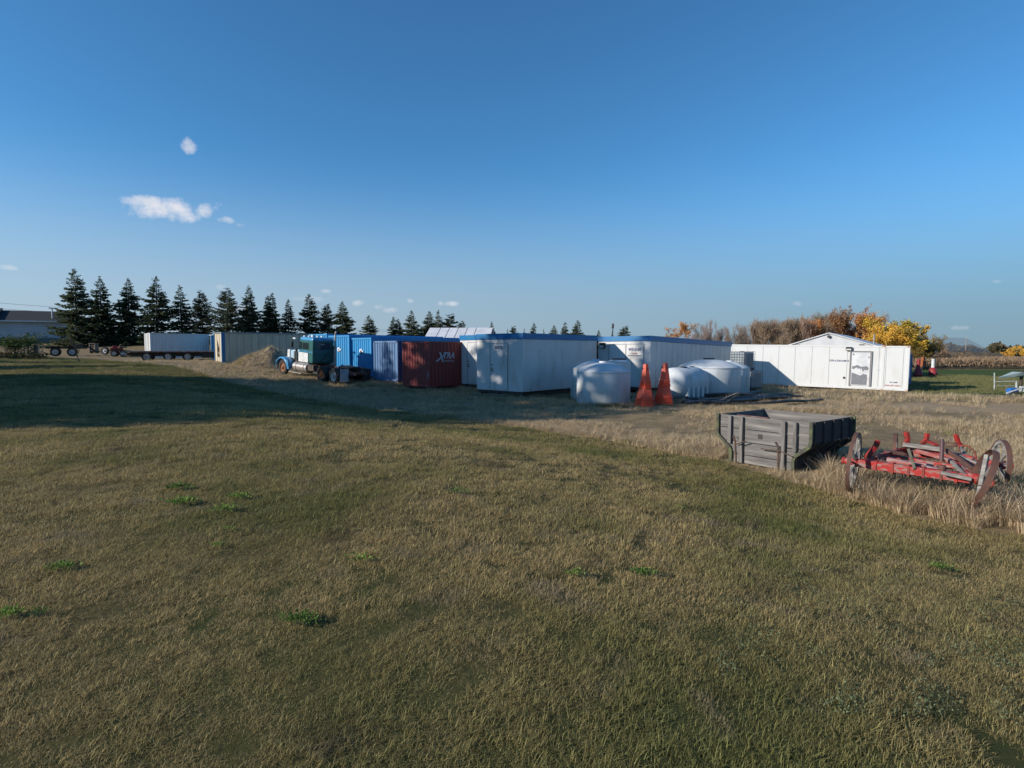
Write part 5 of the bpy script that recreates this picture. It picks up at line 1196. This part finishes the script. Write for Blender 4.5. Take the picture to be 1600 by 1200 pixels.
# far scrub line
r = np.random.default_rng(3); P = []; Dd = []; C = []
for i in range(16000):
    px = r.uniform(1420, 1760); y = r.uniform(225, 265); x = at(px, 547, y).x; hm = 3.6 + 1.6 * math.sin(px * .13) * math.sin(px * .041 + 1)
    z = hm * r.random() ** .8; P.append((x, y, z)); Dd.append(r.normal(size=3)); C.append(.5 + .5 * math.sin(px * .08 + 2) * .6 + r.uniform(-.3, .3))
o = bpy.data.objects.new('far_scrub', quads_mesh('far_scrub', sprays(P, Dd, 1.1, .9, r), np.array(C), leafmat('scrub_leaves', (.075, .085, .05), (.20, .14, .08)))); COL.objects.link(o); tag(o, 'far off line of autumn scrub beyond the fields', 'scrub', kind='stuff')
P = []; Dd = []; C = []
for i in range(14000):
    px = r.uniform(1435, 1520); y = r.uniform(105, 135); x = at(px, 547, y).x
    z = (1.5 + .9 * math.sin(px * .21)) * r.random() * np.clip((1525 - px) / 40, 0, 1); P.append((x, y, z)); Dd.append(r.normal(size=3) + np.array((0, 0, 1))); C.append(r.random())
for i in range(14000):
    px = r.uniform(1430, 1700); y = r.uniform(78, 104); x = at(px, 547, y).x; P.append((x, y, .9 * r.random())); Dd.append(r.normal(size=3) * .4 + np.array((0, 0, 1))); C.append(.6 + .4 * r.random())
o = bpy.data.objects.new('field_brush', quads_mesh('field_brush', sprays(P, Dd, .55, .12, r), np.array(C), leafmat('brush_stems', (.09, .06, .035), (.26, .19, .12)))); COL.objects.link(o); tag(o, 'brown brush and tall stubble at the field edge', 'brush', kind='stuff')
# bush by the house, sapling
bm_ = tree_proto(broad_mesh(81, h=3.4, spread=2.9, leaves=1700, lsz=.17, m=l_gr, stems=3, upright=.35), twd)
A = gp(35, 55); plant_tree('leafy_bush', 'round green leafed small tree in front of the house wall', 'tree', None, A.x, A.y, at(35, 519, 55).z - A.z, 4.6, bm_, .6, h0=3.0, w0=4.2)
bm2 = tree_proto(broad_mesh(82, h=3.2, spread=2.6, leaves=90, lsz=.1, m=l_br, stems=3, upright=.6), mat('purple_twigs', (.14, .10, .12), rough=.9))
A = gp(14, 54); plant_tree('bare_bush', 'leafless purplish bush at the far left beside the iron fence', 'bush', None, A.x, A.y, at(14, 518, 54).z - A.z, 4.2, bm2, .2, h0=3.0, w0=3.6)
A = gp(125, 46); sp = tree_proto(broad_mesh(83, h=3.2, spread=1.5, leaves=6, lsz=.05, m=l_br, upright=1.6), twm)
plant_tree('bare_sapling', 'thin leafless sapling standing alone on the lawn', 'tree', None, A.x, A.y, at(125, 520, 46).z - A.z, 1.7, sp, 0, h0=3.0, w0=2.6)
low = gp(15, 52)
P = []; Dd = []; C = []
for i in range(1500): P.append((low.x + r.uniform(-7, 1.6), 52 + r.uniform(0, 3), low.z + r.random() ** 1.5 * .5)); Dd.append(r.normal(size=3) + np.array((0, 0, .6))); C.append(r.random())
o = bpy.data.objects.new('flower_bed', quads_mesh('flower_bed', sprays(P, Dd, .24, .12, r), np.array(C), leafmat('bed_leaves', (.03, .035, .015), (.13, .11, .05)))); COL.objects.link(o); tag(o, 'faded low plants along the fence at the left edge', 'plants', kind='stuff')

# ---------------------------------------------------------------- grass
def grassmat(name, c1, c2, c3, c4, pscale=.35, plo=.42, phi=.6, trans=.34):
    m = bpy.data.materials.new(name); m.use_nodes = True; nt = m.node_tree; b = nt.nodes['Principled BSDF']; b.inputs['Roughness'].default_value = .6; b.inputs['Specular IOR Level'].default_value = .2
    L = nt.links.new
    geo = nt.nodes.new('ShaderNodeNewGeometry')
    def nz_(s, lo, hi, d=5):
        n = nt.nodes.new('ShaderNodeTexNoise'); n.inputs['Scale'].default_value = s; n.inputs['Detail'].default_value = d; L(geo.outputs['Position'], n.inputs['Vector'])
        q = nt.nodes.new('ShaderNodeMapRange'); q.inputs[1].default_value = lo; q.inputs[2].default_value = hi; L(n.outputs[0], q.inputs[0]); return q.outputs[0]
    def mx(f, a, b_):
        x = nt.nodes.new('ShaderNodeMix'); x.data_type = 'RGBA'; L(f, x.inputs[0])
        for i, v in ((6, a), (7, b_)):
            if isinstance(v, tuple): x.inputs[i].default_value = (*v, 1)
            else: L(v, x.inputs[i])
        return x.outputs[2]
    a = nt.nodes.new('ShaderNodeAttribute'); a.attribute_name = 'c'; g = nt.nodes.new('ShaderNodeAttribute'); g.attribute_name = 'green'; g.attribute_type = 'INSTANCER'
    dry = mx(a.outputs['Fac'], c1, c2); grn = mx(a.outputs['Fac'], c3, c4)
    pat = nz_(pscale, plo, phi); ad = nt.nodes.new('ShaderNodeMath'); ad.operation = 'ADD'; ad.use_clamp = True
    mu = nt.nodes.new('ShaderNodeMath'); mu.operation = 'MULTIPLY_ADD'; mu.inputs[1].default_value = .55; L(a.outputs['Fac'], mu.inputs[0]); mu.inputs[2].default_value = -.28
    L(pat, ad.inputs[0]); L(mu.outputs[0], ad.inputs[1]); ad2 = nt.nodes.new('ShaderNodeMath'); ad2.operation = 'ADD'; ad2.use_clamp = True; L(ad.outputs[0], ad2.inputs[0]); L(g.outputs['Fac'], ad2.inputs[1])
    col = mx(ad2.outputs[0], dry, grn); col = mx(nz_(2.3, .56, .74, 4), col, (.34, .27, .16)); col = mx(nz_(1.1, .60, .78, 4), col, (.10, .085, .04)); L(col, b.inputs['Base Color'])
    t = nt.nodes.new('ShaderNodeBsdfTranslucent'); L(col, t.inputs[0]); ms = nt.nodes.new('ShaderNodeMixShader'); ms.inputs[0].default_value = trans; L(b.outputs[0], ms.inputs[1]); L(t.outputs[0], ms.inputs[2]); L(ms.outputs[0], nt.nodes['Material Output'].inputs[0])
    return m
def tuft(seed, n, rad, h, w, bend, m, segs=2, fan=0.):
    r = np.random.default_rng(seed); V = []; Fc = []; C = []
    for i in range(n):
        a = r.random() * 6.283; d = rad * math.sqrt(r.random()); x, y = d * math.cos(a), d * math.sin(a); hh = h * r.uniform(.55, 1.25); la = r.random() * 6.283; lb = bend * r.uniform(.2, 1.3)
        if fan: la = a; lb = bend * (.3 + fan * d / rad)
        lx, ly = math.cos(la), math.sin(la); ww = w * r.uniform(.7, 1.3); sx, sy = -ly, lx; o = len(V); c = r.random()
        for k in range(segs):
            u = k / segs; q = lb * u * u; V += [(x + lx * q * hh - sx * ww * (1 - u * .5) / 2, y + ly * q * hh - sy * ww * (1 - u * .5) / 2, hh * (u - .35 * lb * u * u)), (x + lx * q * hh + sx * ww * (1 - u * .5) / 2, y + ly * q * hh + sy * ww * (1 - u * .5) / 2, hh * (u - .35 * lb * u * u))]; C += [c, c]
        V.append((x + lx * lb * hh, y + ly * lb * hh, hh * (1 - .35 * lb))); C.append(c)
        for k in range(segs - 1): b0 = o + 2 * k; Fc.append((b0, b0 + 1, b0 + 3, b0 + 2))
        Fc.append((o + 2 * segs - 2, o + 2 * segs - 1, o + 2 * segs))
    me = bpy.data.meshes.new('tuft'); me.from_pydata(V, [], Fc); at_ = me.attributes.new('c', 'FLOAT', 'POINT'); at_.data.foreach_set('value', C); me.materials.append(m); me.update()
    return me
def scatter(name, label, cat, pts, scl, rot, kind, green, tufts):
    me = bpy.data.meshes.new(name); me.vertices.add(len(pts)); me.vertices.foreach_set('co', np.asarray(pts, float).ravel())
    for nm, v, ty in (('scl', scl, 'FLOAT'), ('rotz', rot, 'FLOAT'), ('tk', kind, 'INT'), ('green', green, 'FLOAT')):
        a = me.attributes.new(nm, ty, 'POINT'); a.data.foreach_set('value', np.asarray(v, float if ty == 'FLOAT' else int))
    me.update(); o = bpy.data.objects.new(name, me); COL.objects.link(o)
    ng = bpy.data.node_groups.new(name, 'GeometryNodeTree'); ng.interface.new_socket('Geometry', in_out='INPUT', socket_type='NodeSocketGeometry'); ng.interface.new_socket('Geometry', in_out='OUTPUT', socket_type='NodeSocketGeometry')
    nn = ng.nodes; L = ng.links.new; gi = nn.new('NodeGroupInput'); gout = nn.new('NodeGroupOutput')
    cl = bpy.data.collections.new(name + '_kinds')
    for i, t in enumerate(tufts):
        q = bpy.data.objects.new('%s_kind_%02d' % (name, i), t); cl.objects.link(q)
    ci = nn.new('GeometryNodeCollectionInfo'); ci.inputs[0].default_value = cl; ci.inputs[1].default_value = True; ci.inputs[2].default_value = True
    ip = nn.new('GeometryNodeInstanceOnPoints'); ip.inputs['Pick Instance'].default_value = True
    def na(nm, ty):
        n = nn.new('GeometryNodeInputNamedAttribute'); n.data_type = ty; n.inputs[0].default_value = nm; return n.outputs[0]
    cb_ = nn.new('ShaderNodeCombineXYZ'); L(na('rotz', 'FLOAT'), cb_.inputs[2]); L(cb_.outputs[0], ip.inputs['Rotation']); L(na('scl', 'FLOAT'), ip.inputs['Scale']); L(na('tk', 'INT'), ip.inputs['Instance Index'])
    L(gi.outputs[0], ip.inputs['Points']); L(ci.outputs[0], ip.inputs['Instance']); L(ip.outputs[0], gout.inputs[0])
    md = o.modifiers.new('scatter', 'NODES'); md.node_group = ng; tag(o, label, cat, kind='stuff'); return o
gr_m = grassmat('lawn_blades', (.14, .105, .038), (.74, .565, .27), (.07, .08, .022), (.26, .27, .085), pscale=.45, plo=.40, phi=.68)
lawn_t = [tuft(100 + i, 60, .10, (.026, .042, .034, .055)[i % 4], .0030, (1.2, .9, 1.6, 1.2)[i % 4], gr_m, 3 if i % 4 == 3 else 2) for i in range(12)]
r = np.random.default_rng(77)
def sample(n, x0, x1, y0, y1, keep): 
    x = r.uniform(x0, x1, n); y = r.uniform(y0, y1, n); k = keep(x, y); return x[k], y[k]
def wedge(x, y, m=3.5): return np.abs(x) < .95 * y + m
zones = [(1.0, 3.6, 330, .80), (3.6, 5.0, 270, .92), (5.0, 8.5, 150, 1.12), (8.5, 14, 70, 1.4), (14, 24, 26, 1.9), (24, 44, 9, 2.6), (44, 56, 4, 3.2)]
XS = []; YS = []; SS = []
for (ya, yb, den, s) in zones:
    xm = .95 * yb + 3.6; n = int(2 * xm * (yb - ya) * den)
    x, y = sample(n, -xm, min(xm, 22), ya, yb, lambda x, y: wedge(x, y) & (lawn_dist(x, y) > r.normal(0, .12, len(x)) + .02))
    XS.append(x); YS.append(y); SS.append(np.full(len(x), s) * r.uniform(.7, 1.3, len(x)))
x = np.concatenate(XS); y = np.concatenate(YS); s = np.concatenate(SS)
dl = lawn_dist(x, y); z = ground(x, y)
gpatch = np.array([mnoise.noise(Vector((a * .35, b * .35, 3.))) for a, b in zip(x, y)])
# greener towards lawn edge at right and bottom right, browner at left front
green = -.18 + .30 * np.exp(-((dl - 1.2) / 1.4) ** 2) + .30 * S((x - .5) / 3.) * S((6.5 - y) / 3.5) + .15 * gpatch
green += .45 * S((-x - 14) / 10) * S((y - 20) / 8)
s = s * (1 + .35 * gpatch); fine = np.array([mnoise.noise(Vector((a * 2.1, b * 2.1, 7.))) for a, b in zip(x, y)]); s = s * (1 + .45 * fine); kp = (fine > -.42) | (r.random(len(x)) < .35); x, y, s, z, green = x[kp], y[kp], s[kp], z[kp], green[kp] + .12 * fine[kp]
scatter('lawn_grass', 'short mixed brown and green mown lawn grass', 'grass', np.stack([x, y, z - .004], 1), s, r.uniform(0, 6.283, len(x)), r.integers(0, 12, len(x)), green, lawn_t)
n_lawn = len(x)
# dry grass
dg_m = grassmat('dry_blades', (.26, .19, .11), (.82, .65, .43), (.14, .15, .05), (.32, .30, .13), pscale=.6, plo=.56, phi=.72)
dry_t = [tuft(200 + i, 34, .12, .42, .007, .6, dg_m, 3, fan=1.3) for i in range(5)] + [tuft(210 + i, 26, .13, .16, .007, .9, dg_m, 2) for i in range(5)]
XS = []; YS = []; SS = []; KS = []; GS = []
def add(x, y, s, tall, green=0.):
    XS.append(x); YS.append(y); SS.append(np.full(len(x), 1.) * s * r.uniform(.65, 1.3, len(x))); KS.append(r.integers(0, 5, len(x)) if tall else r.integers(5, 10, len(x))); GS.append(np.full(len(x), green) + r.normal(0, .12, len(x)))
pn = lambda x, y, f, o: np.array([mnoise.noise(Vector((a * f, b * f, o))) for a, b in zip(x, y)])
def off(x, y): return lawn_dist(x, y) < -.05
# tall dry fringe round the gear and the wagon
def gearband(x, y):
    d = -lawn_dist(x, y); near = np.exp(-((x - 6.9) / 1.9) ** 2 - ((y - 8.8) / 2.0) ** 2)
    return off(x, y) & (r.random(len(x)) < near * 1.3) 
x, y = sample(1900, 4.4, 11, 5.2, 12.5, gearband); add(x, y, 1.0, True, -.1)
x, y = sample(2600, 4.6, 11, 4.6, 11, lambda x, y: off(x, y) & (r.random(len(x)) < np.exp(-((-lawn_dist(x, y) - .45) / .55) ** 2))); k = pn(x, y, 1.6, 3.) > -.22; x, y = x[k], y[k]; add(x, y, .5 + .75 * np.clip(pn(x, y, 1.6, 3.) + .2, 0, .6), True, -.12)
x, y = sample(3600, 3.0, 7, 9, 14, lambda x, y: off(x, y) & (-lawn_dist(x, y) < 1.0)); add(x, y, .20, True, -.1)
x, y = sample(500, 5.4, 8.6, 10.5, 13.5, off); add(x, y, .5, True, -.1)
x, y = sample(7000, -3, 6.5, 11, 21, lambda x, y: off(x, y) & (r.random(len(x)) < np.exp(-((-lawn_dist(x, y) - .5) / 1.0) ** 2))); add(x, y, .42, True, -.15)
# yard cover: patchy
x, y = sample(26000, -4, 24, 9, 27, lambda x, y: off(x, y) & wedge(x, y, 2)); q = pn(x, y, .33, 9.); trk_ = np.exp(-((y - 23.5 - .10 * (x - 16)) / 1.9) ** 2) * S((x - 7) / 5); k = (q + .17 > r.random(len(x)) * .55 + trk_ * .5)
x, y, q = x[k], y[k], q[k]; add(x, y, .85 + .7 * np.clip(q, 0, 1), False, 0.02)
x, y = sample(5200, -4, 24, 10, 26, lambda x, y: off(x, y) & wedge(x, y, 2)); q = pn(x, y, .28, 4.); trk_ = np.exp(-((y - 23.5 - .10 * (x - 16)) / 2.2) ** 2) * S((x - 7) / 5); k = (q > .16 + .25 * r.random(len(x)) + trk_ * .5); add(x[k], y[k], .48, True, -.1)
x, y = sample(9000, -34, 40, 26, 60, lambda x, y: off(x, y) & wedge(x, y, 2) & ~((x > 24) & (y > 33))); q = pn(x, y, .2, 14.); k = q + .25 > r.random(len(x)) * .6; x, y, q = x[k], y[k], q[k]; add(x, y, 1.5 + q, False, .0)
x, y = sample(5200, -20, 2, 19, 40, lambda x, y: off(x, y)); add(x, y, .42, True, .12)
x, y = sample(9000, 20, 48, 34.5, 60, lambda x, y: (x > 24.5 + .35 * (y - 34))); add(x, y, 1.1, False, 1.0)
# weeds round tanks, modules, containers, mound
for (cx, cy, rx, ry, n, sc__, g_) in ((4.1, 24.3, 1.6, .4, 100, .55, .35), (6.3, 23.9, 1.4, .4, 60, .24, .2), (8.6, 26.2, 2., .7, 120, .6, .2), (-.6, 28.2, 2.6, .8, 180, .5, .3), (3.2, 28.8, 2.2, 1., 160, .6, .35), (-5.6, 32.0, 2.0, .8, 150, .55, .2), (-8.2, 35.2, 1.6, .9, 160, .8, .2), (-2.8, 33.2, 1.4, 1., 90, .6, .2), (-19.5, 41.4, 3.2, 1.0, 420, .6, -.1), (-20.5, 43.3, 2.2, 1.6, 420, .6, .15), (-14, 37.5, 2.6, 1.0, 260, .55, -.1), (-27, 50.5, 3, 1, 180, .5, -.1), (-32, 53, 5, 1., 260, .5, -.1), (9.8, 22.6, 3.0, .9, 220, .55, -.1), (13.5, 22.3, 2.6, .9, 180, .6, -.15), (12.8, 19.5, 2.8, .8, 140, .45, -.15), (24.8, 32.4, 1.6, .5, 120, .45, -.1), (17, 18, 3, 1.2, 260, .6, -.15), (26, 27, 6, 2., 300, .5, .05)):
    x = r.normal(cx, rx * .6, n); y = r.normal(cy, ry * .6, n); add(x, y, sc__, True, g_)
x = np.concatenate(XS); y = np.concatenate(YS); s = np.concatenate(SS); kk = np.concatenate(KS); gg = np.concatenate(GS); z = ground(x, y)
mu_, mv_ = (x - MND.x) / 2.9, (y - MND.y) / 2.4; z = z + np.array([mound_h(a, b) if a * a + b * b < 1 else 0. for a, b in zip(mu_, mv_)])
md_ = []   # tufts that fall on the mound ride on it
fx, fy = FL.x - FR.x, FL.y - FR.y; L2 = fx * fx + fy * fy; tt = ((x - FR.x) * fx + (y - FR.y) * fy) / L2; dd_ = (x - FR.x) * (-fy) / L2 ** .5 + (y - FR.y) * fx / L2 ** .5   # along / across the wagon box front
inside = (tt > -.02) & (tt < 1.02) & (dd_ < 0.02) & (dd_ > -1.8); front = (tt > -.25) & (tt < 1.15) & (dd_ >= 0) & (dd_ < 1.1)
s = np.where(front & (kk < 5), s * (.35 + .3 * dd_), s); kp = ~inside
x, y, z, s, kk, gg = x[kp], y[kp], z[kp], s[kp], kk[kp], gg[kp]
scatter('dry_grass', 'dry straw coloured grass and weeds over the yard', 'grass', np.stack([x, y, z - .01], 1), s, r.uniform(0, 6.283, len(x)), kk, gg, dry_t)
# green verge tufts on the mound itself
x, y = sample(900, A.x - 1, A.x + 1, A.y - 1, A.y + 1, lambda x, y: x > 1e9)
# leafy weeds on the lawn
wl = leafmat('weed_leaves', (.07, .12, .03), (.20, .30, .07))
def weed(label, px, py, sz, n=60, name='lawn_weed'):
    sz *= .5; p = Vector((0, 0, EYE)); d = ray(px, py); t = 1.
    for k in range(4000):
        q = p + d * t
        if q.z <= gz(q.x, q.y): break
        t += .01
    n = int(n * 1.6); P = r.normal(size=(n, 3)) * np.array((sz * r.uniform(.3, .6), sz * r.uniform(.25, .5), 0)); P[:, 2] = np.abs(r.normal(size=n)) * sz * .12 + .01
    D_ = P.copy(); D_[:, 2] = .05 + r.random(n) * .12
    me = quads_mesh(name, sprays(P, D_, sz * .22, sz * .10, r), r.random(n), wl); o = bpy.data.objects.new(name, me); COL.objects.link(o); o.location = (q.x, q.y, gz(q.x, q.y) + .02)
    return tag(o, label, 'weed', 'green weeds in the lawn')
for lab, px, py, sz, n in (('large bluish green weed clump low in the middle left of the lawn', 468, 976, .20, 130), ('bright yellow green weed clump at left above the edge pair', 97, 893, .2, 110), ('pale green weed clump at the left edge of the lawn', 15, 967, .2, 110), ('small green weed just right of the left edge clump', 64, 963, .13, 50), ('bright green weed, upper of two by the left shadow edge', 280, 766, .3, 90), ('bright green weed, lower of two stacked ones', 285, 790, .32, 90), ('green weed alone furthest right of the upper left cluster', 375, 781, .26, 80), ('green weed below and left of the lone upper one', 351, 801, .26, 70), ('small bright weed on the brown lawn above the middle left', 356, 833, .15, 35), ('faint small green weed left of centre', 341, 858, .15, 40), ('green leafy weed in the centre right lawn', 1004, 902, .2, 90), ('flat dark green weed just left of the lawn centre', 563, 879, .2, 50), ('thin dark green weed patch near lawn centre top', 714, 772, .24, 50), ('dark weed patch left of the centre right weed', 897, 903, .2, 50), ('bright green weed at the lawn right of the pale clover', 1470, 892, .22, 70), ('small green sprig near the mown edge by the wagon box', 1063, 796, .14, 30)):
    weed(lab, px, py, sz, n)
# grey-green clover patch lower right (uncountable)
P = []; Dd = []; C = []
for i in range(11000):
    px = r.uniform(1120, 1620); py = r.uniform(870, 1195)
    if mnoise.fractal(Vector((px * .010, py * .014, 1.)), 1, 2, 4) < .02 + .42 * r.random(): continue
    d = ray(px, py); t = (EYE - .45) / -d.z; q = Vector((0, 0, EYE)) + d * t; q.z = gz(q.x, q.y)
    P.append((q.x, q.y, q.z + .02 + .03 * r.random())); Dd.append(np.array((*r.normal(size=2), .25))); C.append(r.random())
o = bpy.data.objects.new('clover_patch', quads_mesh('clover_patch', sprays(P, Dd, .011, .009, r), np.array(C), leafmat('clover_leaves', (.06, .085, .04), (.17, .20, .11)))); COL.objects.link(o); tag(o, 'low grey green clover spreading in the lower right lawn', 'clover', kind='stuff')
# white stones and litter in the yard
P = MB(); rs = random.Random(6)
for k in range(260):
    x_ = rs.uniform(-6, 20); y_ = rs.uniform(12, 30)
    if lawn_dist(x_, y_) > -.2: continue
    s_ = rs.uniform(.012, .04); P.lathe([(0, -s_ * .6), (s_, 0), (0, s_ * .7)], 5, Matrix.Translation((x_, y_, gz(x_, y_) + s_ * .4)), smooth=False)
o = P.build('pebbles', mat('pale_stone', (.40, .37, .33), (.25, .22, .19), scale=9, rough=.9)); tag(o, 'pale pebbles strewn over the yard soil', 'pebbles', kind='stuff')
